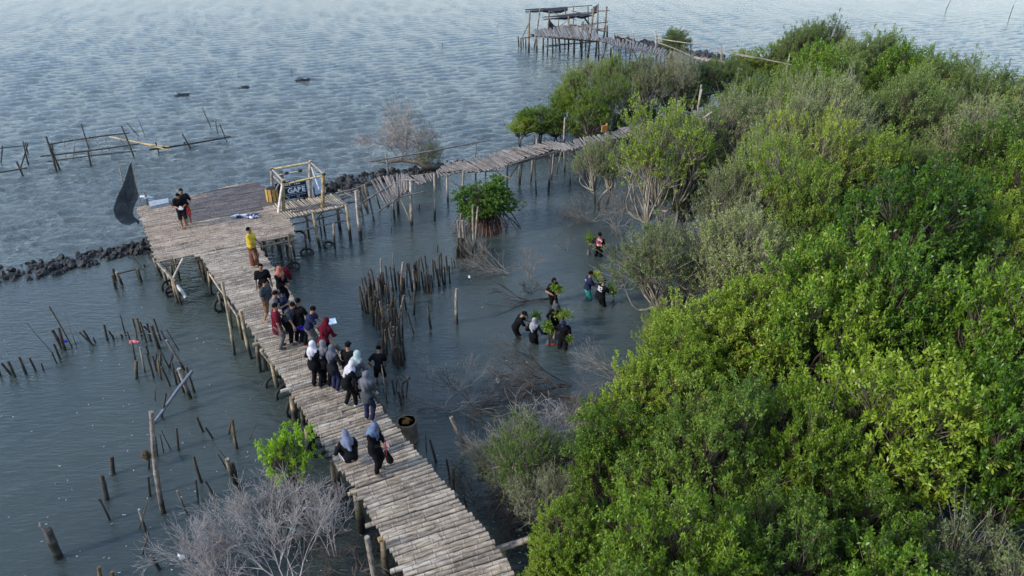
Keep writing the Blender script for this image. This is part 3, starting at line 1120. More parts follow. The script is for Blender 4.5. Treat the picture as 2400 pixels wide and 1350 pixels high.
row_of(ze, [(1378, 425, 1406, 605, .05), (1820, 455, 1836, 670, .035), (1910, 465, 1990, 632, .04), (1648, 555, 1752, 770, .035, STAKEL, 'bent pale-tipped'), (918, 625, 1016, 838, .04), (1375, 648, 1297, 915, .03, STAKEO, 'split open'), (1292, 730, 1352, 938, .045, STAKEL), (1383, 945, 1320, 1135, .035), (1400, 1160, 1472, 1290, .06), (918, 1265, 935, 1400, .065, STAKEO), (1040, 1310, 1065, 1420, .06, STAKEO)],
       'in the lower left water', 'scattered stakes lower left')
stake(*ze(552, 1168), *ze(440, 915), .14, STAKE, 'thickest blackened broken stump near the bottom left corner', name='stump', cat='stump')
b_ = above(P(*ze(552, 1168)), *ze(430, 935))
culm(b_, b_ + Vector((-.09, 0, .22)), .035, 'splinter', STAKEL)
o = C.objects[-1]
tag(o, 'pale splinter sticking up from the thickest stump at bottom left', 'splinter')
stake(347 - 0, 1101, 349, 1068, .05, STAKEO, 'short stub under the ball of seaweed')
mb = MB()
c = P(345, 1066, .45)
for k in range(40):
    d = Vector(rng.normal(size=3)).normalized() * .13
    mb.tube([c + d, c + Vector(rng.normal(size=3)).normalized() * .16, c + d * .4], .014, 4)
tag(mb.build('seaweed_ball', STAKEO), 'tangled brown ball of weed stuck on a short stub', 'seaweed', kind='stuff')

# centre enclosure
zf = Z(820, 580, 4.5)
GF = 'closely driven stakes of the ring fence'
front = [(190, 225, 210, 395, .02), (325, 120, 345, 420, .05, STAKEL), (450, 60, 490, 330, .035, STAKEL), (560, 155, 545, 480, .06, STAKEL), (525, 490, 530, 630, .05), (663, 240, 680, 500, .055, STAKEL), (680, 480, 670, 710, .05), (605, 165, 650, 460, .05), (612, 440, 642, 535, .045), (670, 175, 700, 440, .05), (700, 140, 720, 360, .05), (725, 120, 738, 450, .05), (745, 95, 775, 270, .04), (752, 250, 782, 430, .045)]
row_of(zf, front, 'among the tall ones in the ring of stakes', 'tall stakes of the ring')
row_of(zf, [(790, 85, 815, 270, .05), (800, 260, 830, 455, .06), (845, 305, 855, 480, .04), (870, 120, 890, 305, .05), (885, 135, 950, 415, .055), (925, 220, 935, 400, .045), (940, 70, 960, 300, .05), (960, 55, 995, 390, .055), (995, 200, 1002, 390, .05), (1015, 90, 1032, 235, .055), (1045, 195, 1062, 370, .05), (1060, 90, 1080, 230, .035, STAKEL), (1095, 130, 1106, 212, .035)],
       'in the spaced back row of the ring', 'spaced back row stakes')
row_of(zf, [(570, 505, 515, 850, .055, STAKEL, 'pale leaning'), (575, 540, 590, 665, .05), (605, 675, 680, 910, .045), (820, 620, 862, 850, .06), (1125, 435, 1137, 805, .08, STAKEL, 'tall thick grey'), (540, 1090, 560, 1235, .06), (480, 1050, 515, 1285, .06)],
       'standing loose inside the ring', 'loose stakes inside the ring')
stake(*zf(360, 1120), *zf(305, 985), .035, STAKE, 'bent dark stick rising behind the wading man by the walkway', curve=.06)
stake(*zf(100, 490), *zf(95, 425), .03, STAKE, 'tiny dark stub left of the ring of stakes')


def fence_fill(path, n, hmin, hmax, r0, r1, label, group, lean=(-.02, 0), seed=1, spread=.16):
    rr = random.Random(seed)
    pts = [P(*zf(*q)) for q in path]
    seg = [(pts[i + 1] - pts[i]).length for i in range(len(pts) - 1)]
    tot = sum(seg)
    for k in range(n):
        d = (k + rr.random()) / n * tot
        i = 0
        while i < len(seg) - 1 and d > seg[i]:
            d -= seg[i]
            i += 1
        b = pts[i].lerp(pts[i + 1], d / seg[i])
        b = b + Vector((rr.gauss(0, spread), rr.gauss(0, spread), 0))
        h = rr.uniform(hmin, hmax)
        t = b + Vector((rr.gauss(lean[0], .06) * h, rr.gauss(lean[1], .06) * h, h))
        m = STAKE if rr.random() < .82 else (STAKEL if rr.random() < .5 else STAKEO)
        o = culm(b + (b - t).normalized() * .5, t, rr.uniform(r0, r1) * .85, 'stake', m, None, sides=6, n=4)
        tag(o, label, 'stake', group)


fence_fill([(175, 590), (250, 500), (330, 470), (430, 450), (540, 440), (640, 430), (740, 430), (840, 450)], 46, .55, 1.15, .035, .06, 'dark old stake packed in the back arc of the stake ring', 'stakes packed in the back arc')
fence_fill([(170, 620), (230, 690), (310, 740), (370, 800), (400, 900), (440, 1010), (490, 1120), (515, 1260)], 52, .6, 1.25, .035, .065, 'brown old stake packed in the front arm of the stake ring', 'stakes packed in the front arm', seed=2)
fence_fill([(380, 560), (395, 700), (430, 820), (470, 930), (500, 1020)], 16, .8, 1.3, .04, .06, 'brown old stake packed in the front arm of the stake ring', 'stakes packed in the front arm', seed=3)
# pole cluster beside the round mangrove
zh = Z(820, 480, 3.97)
row_of(zh, [(975, 0, 1015, 150, .015, STAKEL, 'thin pale'), (1000, 145, 1018, 400, .06, STAKEL), (1035, 80, 1032, 430, .06, STAKEL), (1045, 145, 1058, 460, .075, STAKEL), (1090, 325, 1096, 490, .06, STAKEL), (1143, 0, 1168, 480, .06, STAKEL, 'tall slim pale'), (1190, 18, 1172, 380, .055, STAKEL, 'tall slim pale'), (1075, 190, 1080, 480, .06)],
       'in the pole clump beside the round mangrove', 'pole clump beside the round mangrove')
for k, path in enumerate([[(770, 0), (1100, 30)]]):
    fence_fill([(785, 30), (860, 30), (940, 30)], 1, .3, .5, .03, .05, 'small dark stub behind the ring of stakes', 'stubs behind the ring', seed=6)
rr = random.Random(11)
for k in range(22):
    px, py = zh(rr.uniform(990, 1245), rr.uniform(470, 505))
    b = P(px, py)
    h = rr.uniform(.4, .95)
    o = culm(b - up * .5, b + Vector((rr.gauss(0, .05), rr.gauss(0, .05), h)), rr.uniform(.04, .06), 'stake', STAKE, None, sides=6, n=4)
    tag(o, 'low dark stake at the foot of the pole clump by the round mangrove', 'stake', 'low stakes round the pole clump')
# by the wading man
row_of(z5, [(1720, 570, 1750, 720, .05), (1835, 600, 1850, 800, .06), (1905, 560, 1890, 770, .04, STAKEO), (1790, 700, 1820, 870, .06), (1780, 570, 1775, 700, .03)],
       'in the clump right of the walkway', 'stakes right of the walkway')
mb = MB()
a, b = P(*z5(1925, 545), .75), P(*z5(1835, 610), .62)
tag(culm(a, b, .05, 'crossbar', STAKE), 'short dark bar resting across the clump of stakes right of the walkway', 'bar')
zi = Z(800, 1010, 3.97)
stake(*zi(875, 285), *zi(822, 80), .05, STAKE, 'dark slanting stake close to the right edge of the walkway')
stake(*zi(800, 190), *zi(785, 40), .03, STAKE, 'thin dark stake close to the right edge of the walkway')
stake(*zi(1052, 550), *zi(1042, 340), .055, STAKEO, 'rounded brown stake right of the walkway')
stake(*zi(1000, 470), *zi(978, 260), .04, STAKE, 'dim dark stake between the walkway and the brown stake')
stake(*zi(1170, 700), *zi(1135, 600), .035, STAKEL, 'small pale stake at the right edge of the lower walkway')
stake(891, 1400, 860, 1258, .085, STAKEL, 'thick curved hollow pole beside the lower left of the walkway', name='post', cat='post', curve=.04)
stake(1088, 1050, 1057, 978, .085, STAKEL, 'hollow grey bamboo post rising among dead branches', name='post', cat='post')
tag(culm(P(1160, 1290, 1.0), P(1245, 1262, 1.35), .085, 'log', STAKEL), 'pale log poking out to the right from under the lower walkway', 'log')
posts(empty('hidden_trestle', P(1150, 1300, 0), 0, 'dark trestle post under the pale log beside the walkway', 'trestle'), [(1185, 1360, 1180, 1292, .07)], .07, POST)

# sea stakes, far
for i, q in enumerate([(325, 317, 297, 287, .035, 'dark slanting stake just above the middle of the fish-trap frame'), (337, 315, 319, 268, .03, 'slim stake right of the slanting one above the fish-trap frame'),
                       (495, 296, 474, 252, .05, 'golden slanting stake standing alone in the sea right of the frames'), (517, 207, 507, 168, .02, 'thin twig-like stake alone in the open sea, left'), (559, 180, 557, 168, .03, 'tiny dark stub in the open sea'),
                       (684, 170, 682, 162, .04, 'tiny dark stub near the floating debris'), (1037, 110, 1036, 100, .04, 'tiny stub left of the far hut'), (1165, 65, 1173, 44, .03, 'leaning stick in the sea left of the far hut'),
                       (1187, 302, 1178, 278, .02, 'thin leaning stick left of the leaning green trees'), (2218, 20, 2228, 0, .06, 'leaning stick at the top right, left of two'), (2366, 42, 2376, 12, .05, 'leaning stick at the top right corner'), (341, 641, 296, 583, .018, 'thin slanting rod over the rock line left of the platform'),
                       (916, 545, 919, 528, .03, 'tiny forked stub in the lagoon below the broken walkway'), (877, 519, 876, 508, .04, 'short black stub in the lagoon below the broken walkway'), (983, 487, 983, 478, .05, 'short black stub right of the tall golden walkway post')]):
    stake(q[0], q[1], q[2], q[3], q[4], STAKEO if 'golden' in q[5] else STAKE, q[5])

# fish-trap frames
GT = 'sea fish-trap frames'
fr1 = empty('fish_trap_frame', P(55, 400), 0, 'weathered bamboo frame cut by the left edge of the picture', 'fish trap', GT)
posts(fr1, zz(zt, [(22, 483, 5, 635), (212, 440, 268, 665), (262, 455, 190, 680), (235, 450, 262, 553), (153, 628, 218, 763, .06)]), .045, STAKE)
culm(P(*zt(-40, 508), .75), P(*zt(262, 478), .75), .04, 'rail', STAKE, fr1)
culm(P(*zt(-40, 736), .45), P(*zt(250, 688), .45), .045, 'rail', STAKE, fr1)
fr2 = empty('fish_trap_frame', P(200, 380), 0, 'large ladder-like bamboo frame in the sea above the black net', 'fish trap', GT)
posts(fr2, zz(zt, [(428, 395, 520, 718, .06), (455, 460, 560, 705, .06), (755, 280, 835, 530, .04), (815, 520, 850, 665, .055), (1130, 300, 1240, 580, .05), (480, 455, 495, 520)]), .045, STAKE)
for a, b, z_, r_ in (((455, 470), (1205, 363), .4, .05), ((380, 582), (1290, 465), .4, .05), ((440, 630), (1265, 530), .3, .04)):
    culm(P(*zt(*a), z_), P(*zt(*b), z_ + .05), r_, 'rail', STAKE, fr2)
for a, b in (((590, 435), (615, 610)), ((700, 415), (680, 605)), ((820, 395), (850, 590)), ((870, 390), (965, 560)), ((975, 385), (1040, 575)), ((1090, 365), (1165, 540))):
    culm(P(*zt(*a), .46), P(*zt(*b), .3), .028, 'rung', POSTG, fr2)
for a, b in (((1020, 400), (1570, 492)), ((1180, 430), (1590, 530))):
    culm(P(*zt(*a), .55), P(*zt(*b), .35), .045, 'loose_pole', GOLD, fr2)
fr3 = empty('fish_trap_frame', P(440, 335), 0, 'long low bamboo rail on short posts, right end of the fish-trap frames', 'fish trap', GT)
culm(P(*zt(1390, 520), .25), P(*zt(2145, 397), .3), .06, 'rail', STAKE, fr3)
culm(P(*zt(1900, 412), .4), P(*zt(2030, 405), .4), .03, 'rail', STAKEO, fr3)
posts(fr3, zz(zt, [(1445, 445, 1480, 545), (1695, 370, 1770, 500, .05), (2045, 280, 2110, 445, .035), (2005, 255, 2030, 370, .03), (1715, 445, 1722, 480)]), .045, STAKE)
zj = Z(0, 540, 4.8)
fr4 = empty('old_jetty_remains', P(300, 670), 0, 'remains of a jetty, paired stumps joined by a dark bar, by the rock line', 'jetty remains')
posts(fr4, zz(zj, [(1270, 430, 1305, 560), (1262, 500, 1305, 655, .06), (1310, 470, 1372, 610, .065), (1530, 430, 1565, 540), (1545, 430, 1592, 580, .06)]), .055, POST)
culm(P(*zj(1330, 485), .6), P(*zj(1580, 425), .6), .035, 'bar', STAKE, fr4)
stake(*zj(1625, 410), *zj(1620, 385), .06, STAKE, 'round dark float-like stub left of the platform corner')


# ------------------------------------------------------------------ rocks
def rock_mesh(seed):
    r = np.random.default_rng(seed)
    import bmesh
    bm = bmesh.new()
    bmesh.ops.create_icosphere(bm, subdivisions=2, radius=1)
    for v in bm.verts:
        c = np.array(v.co)
        k = 1
        for d, o_ in zip(DIRS[seed], OFFS[seed]):
            t = c @ d
            if t > o_:
                c = c - d * (t - o_)
        v.co = c * (1 + .1 * r.normal())
    me = bpy.data.meshes.new('rock')
    bm.to_mesh(me)
    bm.free()
    me.materials.append(ROCK)
    return me


DIRS, OFFS = [], []
for s in range(6):
    d = rng.normal(size=(9, 3))
    d /= np.linalg.norm(d, axis=1)[:, None]
    DIRS.append(d)
    OFFS.append(rng.uniform(.45, .8, 9))
ROCKS = [rock_mesh(s) for s in range(6)]


def breakwater(path, n, rmin, rmax, label, seed):
    rr = random.Random(seed)
    root = empty('breakwater', P(*path[0][:2]), 0, label, 'breakwater')
    for k in range(n):
        t = rr.random() * (len(path) - 1)
        i = int(t)
        f = t - i
        x0, y0, h0 = path[i]
        x1, y1, h1 = path[i + 1]
        hw = h0 + (h1 - h0) * f
        c0 = rr.uniform(-1, 1)
        c = P(x0 + (x1 - x0) * f + rr.uniform(-4, 4), y0 + (y1 - y0) * f + c0 * hw)
        r = rr.uniform(rmin, rmax) * (1.25 if rr.random() < .15 else 1)
        q = link('rock', ROCKS[rr.randrange(6)], root)
        q.location = Vector((c.x, c.y, rr.uniform(-.08, .1) * (1 - abs(c0) * .7))) - Vector(root.location)
        q.rotation_euler = (rr.random() * 6, rr.random() * 6, rr.random() * 6)
        q.scale = (r * rr.uniform(.8, 1.3), r * rr.uniform(.8, 1.2), r * rr.uniform(.6, 1))


breakwater([(-60, 660, 22), (40, 640, 20), (110, 628, 22), (190, 613, 18), (260, 595, 13), (300, 585, 9), (355, 582, 20), (395, 570, 20)], 300, .08, .2, 'low line of dark wet rocks running from the left edge to the platform', 1)
breakwater([(700, 470, 10), (765, 442, 9), (820, 430, 16), (880, 418, 14), (930, 410, 10), (1010, 398, 10), (1100, 385, 6)], 240, .1, .27, 'dark rock heap behind the booth and the broken walkway', 2)
breakwater([(1180, 372, 6), (1290, 362, 8), (1400, 345, 8), (1480, 325, 8)], 90, .14, .28, 'dark rocks under the middle of the broken walkway', 3)
breakwater([(1440, 93, 2), (1510, 103, 3), (1560, 112, 4), (1650, 130, 4), (1700, 140, 3)], 110, .25, .5, 'dark rocks along the sea side of the far walkway', 4)
for px, py, n, lab in ((428, 222, 9, 'dark debris floating in the open sea, left of the two patches'), (711, 187, 10, 'dark clump of debris floating in the open sea, right patch'), (573, 204, 4, 'small bit of debris between the two floating patches')):
    mb = MB()
    rr = random.Random(px)
    for k in range(n * 4):
        c = P(px + rr.uniform(-14, 14), py + rr.uniform(-3, 3), .02)
        mb.tube([c, c + Vector((rr.uniform(-.25, .25), rr.uniform(-.2, .2), rr.uniform(-.02, .07)))], [.05, .02], 5)
    tag(mb.build('floating_debris', NET), lab, 'debris')

# ------------------------------------------------------------------ the broken walkway
zk = Z(820, 230, 3.97)
bw = empty('broken_walkway', P(1100, 420), 0, 'sagging broken walkway of loose grey bamboo crosspieces behind the lagoon', 'walkway')
pmb = pole_meshes('crosspiece', [1.0], .042, BAMG)
kx = 0


def strip(far, near, n, jit=.06, parent=bw, meshes=None, name='crosspiece', th=1.0):
    global kx
    meshes = meshes or pmb
    F_ = [P(q[0], q[1], q[2]) for q in far]
    N_ = [P(q[0], q[1], q[2]) for q in near]

    def along(L, t):
        t *= len(L) - 1
        i = min(int(t), len(L) - 2)
        return L[i].lerp(L[i + 1], t - i)
    for k in range(n):
        t = (k + .5 + random.uniform(-.25, .25)) / n
        a = along(F_, t) + Vector((random.gauss(0, jit), random.gauss(0, jit), random.uniform(0, .05)))
        b = along(N_, t) + Vector((random.gauss(0, jit), random.gauss(0, jit), random.uniform(0, .05)))
        d = b - a
        q = link(name, meshes[kx % len(meshes)], parent)
        q.location = (a + b) / 2 - Vector(parent.location)
        q.rotation_mode = 'QUATERNION'
        q.rotation_quaternion = d.to_track_quat('X', 'Z')
        q.scale = (d.length, th, th)
        kx += 1


def K(L, f=zk):
    return [(*f(q[0], q[1]), q[2]) for q in L]


strip(K([(185, 775, 1.9), (330, 730, 1.9), (440, 715, 1.95), (560, 712, 2.0)]), K([(335, 1035, 1.0), (420, 950, 1.4), (470, 920, 1.6), (560, 840, 1.9)]), 26)
strip(K([(500, 725, 1.95), (640, 725, 2.0), (770, 700, 2.1), (880, 650, 2.1)]), K([(610, 800, 1.9), (700, 800, 1.9), (800, 755, 2.0), (1010, 690, 2.1)]), 20, .08)
strip(K([(800, 690, 2.1), (900, 605, 2.1), (1060, 590, 2.1), (1240, 560, 2.1), (1380, 520, 2.2)]), K([(1010, 700, 2.0), (1120, 690, 2.0), (1250, 685, 2.0), (1400, 660, 2.0), (1490, 610, 2.1)]), 34)
strip(K([(1290, 540, 2.2), (1370, 505, 2.2), (1480, 480, 2.3), (1600, 465, 2.4), (1720, 440, 2.4)]), K([(1450, 630, 2.1), (1560, 590, 2.1), (1640, 560, 2.2), (1760, 525, 2.3), (1900, 480, 2.4)]), 30)
strip(K([(1700, 440, 2.4), (1860, 405, 2.4), (2000, 430, 2.4)]), K([(1900, 490, 2.4), (2010, 490, 2.4), (2120, 470, 2.4)]), 14)
strip(K([(1990, 425, 2.4), (2150, 375, 2.4), (2330, 345, 2.4), (2550, 300, 2.4), (2750, 240, 2.4)]), K([(2060, 490, 2.4), (2200, 445, 2.4), (2380, 400, 2.4), (2650, 350, 2.4), (2800, 290, 2.4)]), 40)
for a, b, za, zb, r_ in (((0, 870), (270, 740), 1.7, 1.8, .045), ((130, 960), (480, 760), 1.3, 1.9, .05), ((270, 1050), (560, 850), 1., 1.8, .04), ((480, 915), (690, 870), 1.75, 1.75, .035), ((860, 690), (1050, 665), 2.15, 2.15, .045), ((1050, 690), (1430, 675), 1.95, 1.95, .05), ((1490, 620), (1910, 470), 2.1, 2.35, .06), ((1560, 600), (1900, 500), 2.0, 2.3, .06), ((1720, 465), (1890, 462), 2.45, 2.45, .045), ((560, 730), (1040, 680), 1.9, 2.0, .05), ((500, 760), (615, 765), 2.0, 2.05, .04), ((1090, 610), (1205, 668), 2.15, 2.1, .05)):
    culm(P(*zk(*a), za), P(*zk(*b), zb), r_, 'beam', BAMG, bw)
posts(bw, zz(zk, [(60, 865, 100, 1320, .075), (80, 820, 120, 1095, .05), (150, 800, 208, 1075, .035), (240, 890, 285, 1030, .045), (395, 960, 412, 1115, .055), (445, 950, 452, 1075, .075), (568, 765, 580, 1185, .08), (785, 705, 788, 1140, .055), (905, 730, 915, 960, .06), (905, 580, 908, 620, .05), (1058, 670, 1048, 1100, .07), (1172, 680, 1172, 760, .05), (1262, 570, 1265, 700, .05), (1468, 575, 1465, 900, .06),
                  (1580, 590, 1578, 805, .05), (1605, 590, 1585, 800, .045), (1700, 570, 1680, 770, .06), (1720, 495, 1738, 900, .045), (1878, 470, 1848, 850, .07), (1895, 520, 1870, 760, .05), (1965, 500, 1928, 705, .035), (1992, 490, 1998, 690, .05), (2040, 425, 2055, 815, .045), (2180, 400, 2185, 750, .05), (2215, 380, 2220, 750, .045), (370, 905, 360, 720, .01)]), .05, POSTG)
for a, b, za, zb in (((470, 935), (575, 1185), 1.5, .02), ((900, 740), (1055, 850), 1.7, 1.3), ((1590, 590), (1480, 750), 1.9, .9), ((1370, 690), (1510, 750), 1.8, 1.5), ((105, 810), (170, 1075), 1.9, .4), ((135, 800), (172, 1070), 1.9, .4)):
    A = P(*zk(*a), za)
    culm(A, atY(*zk(*b), A.y - .2), .035, 'brace', POST, bw)
# raised part with posts standing above it
posts(bw, [(1115, 405, 1116, 331, .045), (913, 425, 905, 360, .05), (1322, 345, 1324, 275, .06), (1252, 350, 1252, 318, .045), (1255, 365, 1258, 322, .05)], .05, POSTG)
hand = empty('long_handrail', P(1000, 390), 0, 'single long bamboo pole rail slanting up past the dead tree', 'railing')
culm(P(*zk(180, 590), 2.9), P(*zk(1310, 388), 3.1), .045, 'rail_pole', BAMG, hand, amt=.004)
# side ramp of old timbers left of the broken walkway
rp = empty('fallen_trestle', P(850, 450), 0, 'collapsed trestle of loose grey poles between the slat deck and the broken walkway', 'trestle')
for a, b, za, zb, r_ in (((1200, 420), (1390, 380), 1.9, 1.9, .05), ((1160, 395), (1300, 440), 1.8, 1.8, .05), ((1250, 430), (1420, 510), 1.9, 1.7, .055), ((1200, 520), (1420, 455), 1.2, 1.2, .05), ((1270, 575), (1470, 540), 1.3, 1.3, .05), ((1360, 360), (1500, 755), 1.7, .1, .05), ((1420, 320), (1580, 730), 1.8, .1, .07), ((1500, 320), (1560, 700), 1.8, .2, .05), ((1530, 300), (1635, 725), 1.8, .1, .04), ((1540, 520), (1670, 455), 1.2, 1.4, .05), ((1180, 480), (1430, 400), 1.5, 1.7, .06), ((1120, 440), (1350, 390), 1.6, 1.7, .05)):
    A = P(*zq(*a), za)
    B = P(*zq(*b), zb) if abs(za - zb) < .5 else atY(*zq(*b), A.y - .4)
    culm(A, B, r_, 'loose_pole', BAMG, rp)
posts(rp, zz(zq, [(1405, 400, 1475, 1095, .075), (1200, 280, 1215, 400, .06), (1675, 450, 1745, 655, .045)]), .05, POSTG)

# ------------------------------------------------------------------ far hut on stilts and the far walkway
zl = Z(1150, 0, 3.97)
hut = empty('stilt_hut', P(1330, 120), 0, 'ruined bamboo hut on stilts far out with torn black roofing', 'hut')
hz = 2.3
pmh = pole_meshes('floor_slat', [1.0], .09, BAMG, 5)
strip(K([(380, 290, hz), (560, 262, hz), (740, 240, hz), (980, 225, hz)], zl), K([(400, 345, hz), (600, 350, hz), (800, 355, hz), (1010, 375, hz)], zl), 46, .12, hut, pmh, 'floor_slat')
HUTP = bamboo('hut_pole', (0.06, 0.05, 0.04), (0.25, 0.2, 0.155), stain=True, wet_z=.8)
posts(hut, zz(zl, [(365, 95, 355, 485, .1), (460, 75, 405, 440, .08), (545, 105, 530, 500, .08), (350, 220, 360, 440, .1), (425, 300, 430, 485, .1), (490, 290, 485, 490, .1), (630, 280, 642, 480, .11), (725, 150, 722, 470, .1), (780, 340, 778, 495, .11), (858, 200, 850, 520, .1), (905, 60, 905, 300, .09), (960, 60, 905, 540, .11), (998, 50, 975, 520, .09), (1080, 60, 1050, 350, .11), (1085, 235, 1080, 360, .12), (1085, 375, 1020, 585, .09), (600, 340, 610, 430, .08), (575, 350, 575, 485, .09), (690, 360, 690, 450, .08), (830, 340, 835, 440, .08), (885, 380, 885, 455, .08), (1003, 380, 1000, 570, .1), (255, 340, 260, 432, .08), (280, 350, 283, 450, .08), (300, 350, 303, 430, .07), (325, 350, 328, 455, .08), (770, 60, 768, 250, .05), (632, 160, 632, 280, .05)]), .09, HUTP)
yh = P(*zl(600, 480)).y
for a, b, dy, r_ in (((320, 92), (945, 48), 6, .06), ((560, 110), (700, 165), 4, .05), ((480, 160), (1110, 95), 2, .06), ((740, 225), (1090, 295), 1, .08), ((900, 240), (1090, 200), 4, .06), ((280, 355), (410, 335), 0, .08), ((510, 430), (1100, 375), 0, .07), ((350, 225), (290, 350), 0, .06), ((960, 270), (1090, 265), 2, .06), ((950, 215), (1085, 210), 4, .05), ((370, 320), (1010, 385), 0, .1), ((740, 160), (800, 190), 3, .05), ((640, 250), (720, 185), 3, .04), ((860, 150), (930, 250), 2, .1), ((690, 90), (700, 130), 4, .08), ((750, 100), (850, 120), 4, .06)):
    culm(atY(*zl(*a), yh + dy), atY(*zl(*b), yh + dy), r_, 'pole', STAKE if r_ == .1 and a[0] == 860 else HUTP, hut, sides=5)


def tarp(name, pts_top, pts_bot, Yd, parent, lab=None):
    mb = MB()
    n = len(pts_top)
    for i in range(n - 1):
        a, b = atY(*zl(*pts_top[i]), Yd + .8 * (i % 2)), atY(*zl(*pts_top[i + 1]), Yd + .8 * ((i + 1) % 2))
        c, d = atY(*zl(*pts_bot[i + 1]), Yd - .5), atY(*zl(*pts_bot[i]), Yd - .5)
        mb.quad(a, b, c, d)
        mb.quad(d + up * -.22, c + up * -.2, b + up * -.2, a + up * -.22)
    mb.build(name, NET, parent, False)


tarp('torn_roofing', [(320, 85), (400, 80), (480, 75), (560, 75), (640, 66), (722, 62)], [(325, 96), (400, 98), (480, 92), (560, 108), (650, 102), (715, 80)], yh + 5, hut)
tarp('torn_roofing', [(485, 157), (580, 148), (680, 140), (790, 128), (860, 125), (950, 118)], [(490, 164), (590, 160), (690, 165), (800, 145), (850, 158), (950, 128)], yh + 1.5, hut)
tarp('torn_roofing', [(545, 165), (560, 200), (590, 235), (630, 255)], [(532, 235), (545, 250), (580, 258), (630, 262)], yh + 2, hut)
tarp('torn_roofing', [(935, 90), (970, 60), (1005, 32)], [(945, 118), (985, 105), (1000, 80)], yh + 3, hut)

fw = empty('far_walkway', P(1500, 130), 0, 'narrow far walkway on stilts leading from the ruined hut towards the grove', 'walkway')
pmf = pole_meshes('crosspiece', [1.0], .08, BAMG, 5)
strip(K([(1000, 350, 2.2), (1150, 362, 2.2), (1350, 395, 2.2), (1560, 450, 2.2), (1750, 500, 2.2), (1960, 535, 2.2), (2180, 570, 2.2), (2290, 610, 2.2)], zl),
      K([(1010, 385, 2.2), (1150, 425, 2.2), (1330, 465, 2.2), (1530, 510, 2.2), (1720, 545, 2.2), (1920, 580, 2.2), (2170, 605, 2.2), (2270, 635, 2.2)], zl), 95, .1, fw, pmf)
posts(fw, zz(zl, [(1115, 440, 1112, 545), (1150, 300, 1130, 600), (1120, 440, 1125, 540), (1195, 430, 1195, 520), (1220, 400, 1205, 570), (1258, 455, 1255, 600), (1305, 420, 1295, 580), (1330, 305, 1322, 480), (1335, 480, 1365, 570), (1400, 455, 1385, 560), (1425, 500, 1420, 590), (1490, 450, 1492, 640), (1535, 290, 1535, 660), (1548, 330, 1545, 640), (1585, 510, 1570, 680), (1620, 540, 1612, 690), (1862, 370, 1860, 620), (1800, 430, 1800, 600), (2145, 415, 2150, 640), (2130, 450, 2190, 600), (2105, 470, 2095, 600), (2250, 545, 2250, 640), (2220, 610, 2212, 730), (1900, 530, 1895, 620), (2228, 610, 2235, 700)]), .07, POSTG)
for a, b, z_ in (((1150, 310), (1530, 360), 4.0), ((1540, 355), (1860, 405), 4.0), ((1560, 400), (1860, 520), 3.2), ((1862, 400), (2150, 470), 4.0), ((2150, 470), (2560, 560), 4.0), ((1200, 320), (1330, 400), 3.6)):
    culm(P(*zl(*a), z_), P(*zl(*b), z_), .04, 'rail', POSTG, fw, sides=5)
for k in range(9):
    a = zl(1900 + k * 33, 535 + k * 5)
    culm(P(*a, 2.3), P(a[0] + 30, a[1] + 8, 2.32), .09, 'loose_pole', BAMP, fw, sides=5)


# ------------------------------------------------------------------ vegetation
def segs_mesh(name, A, B, ra, rb, mat, sides=3):
    """many tapered twigs at once"""
    A, B = np.asarray(A, float), np.asarray(B, float)
    ra, rb = np.asarray(ra, float), np.asarray(rb, float)
    n = len(A)
    d = B - A
    L = np.linalg.norm(d, axis=1) + 1e-9
    d = d / L[:, None]
    ref = np.where(np.abs(d[:, 2:3]) < .9, np.array([[0, 0, 1.]]), np.array([[1., 0, 0]]))
    u = np.cross(d, ref)
    u /= np.linalg.norm(u, axis=1)[:, None]
    v = np.cross(d, u)
    V = np.zeros((n, 2 * sides, 3))
    UV = np.zeros((n, 2 * sides, 2))
    for k in range(sides):
        a = 2 * math.pi * k / sides
        o = u * math.cos(a) + v * math.sin(a)
        V[:, k] = A + o * ra[:, None]
        V[:, sides + k] = B + o * rb[:, None]
        UV[:, k, 0] = UV[:, sides + k, 0] = k / sides
        UV[:, sides + k, 1] = L
    base = (np.arange(n) * 2 * sides)[:, None]
    F = np.concatenate([base + np.array([[k, (k + 1) % sides, sides + (k + 1) % sides, sides + k]]) for k in range(sides)], 0)
    return mesh_np(name, V.reshape(-1, 3), F, mat, UV.reshape(-1, 2), smooth=True)


def leaves_mesh(name, base, direc, L, W, mat, r, upb=.6):
    n = len(base)
    d = direc / (np.linalg.norm(direc, axis=1)[:, None] + 1e-9)
    up_ = np.array([[0, 0, 1.]]) * upb + r.normal(size=(n, 3)) * .55
    s = np.cross(d, up_)
    s /= np.linalg.norm(s, axis=1)[:, None] + 1e-9
    nrm = np.cross(s, d)
    L = (L * r.uniform(.65, 1.25, n))[:, None]
    W = (W * r.uniform(.75, 1.2, n))[:, None]
    V = np.stack([base, base + d * L * .5 + s * W * .5 + nrm * L * .06, base + d * L - nrm * L * .06, base + d * L * .5 - s * W * .5 + nrm * L * .06], 1)
    F = (np.arange(n) * 4)[:, None] + np.arange(4)[None]
    return mesh_np(name, V.reshape(-1, 3), F, mat)


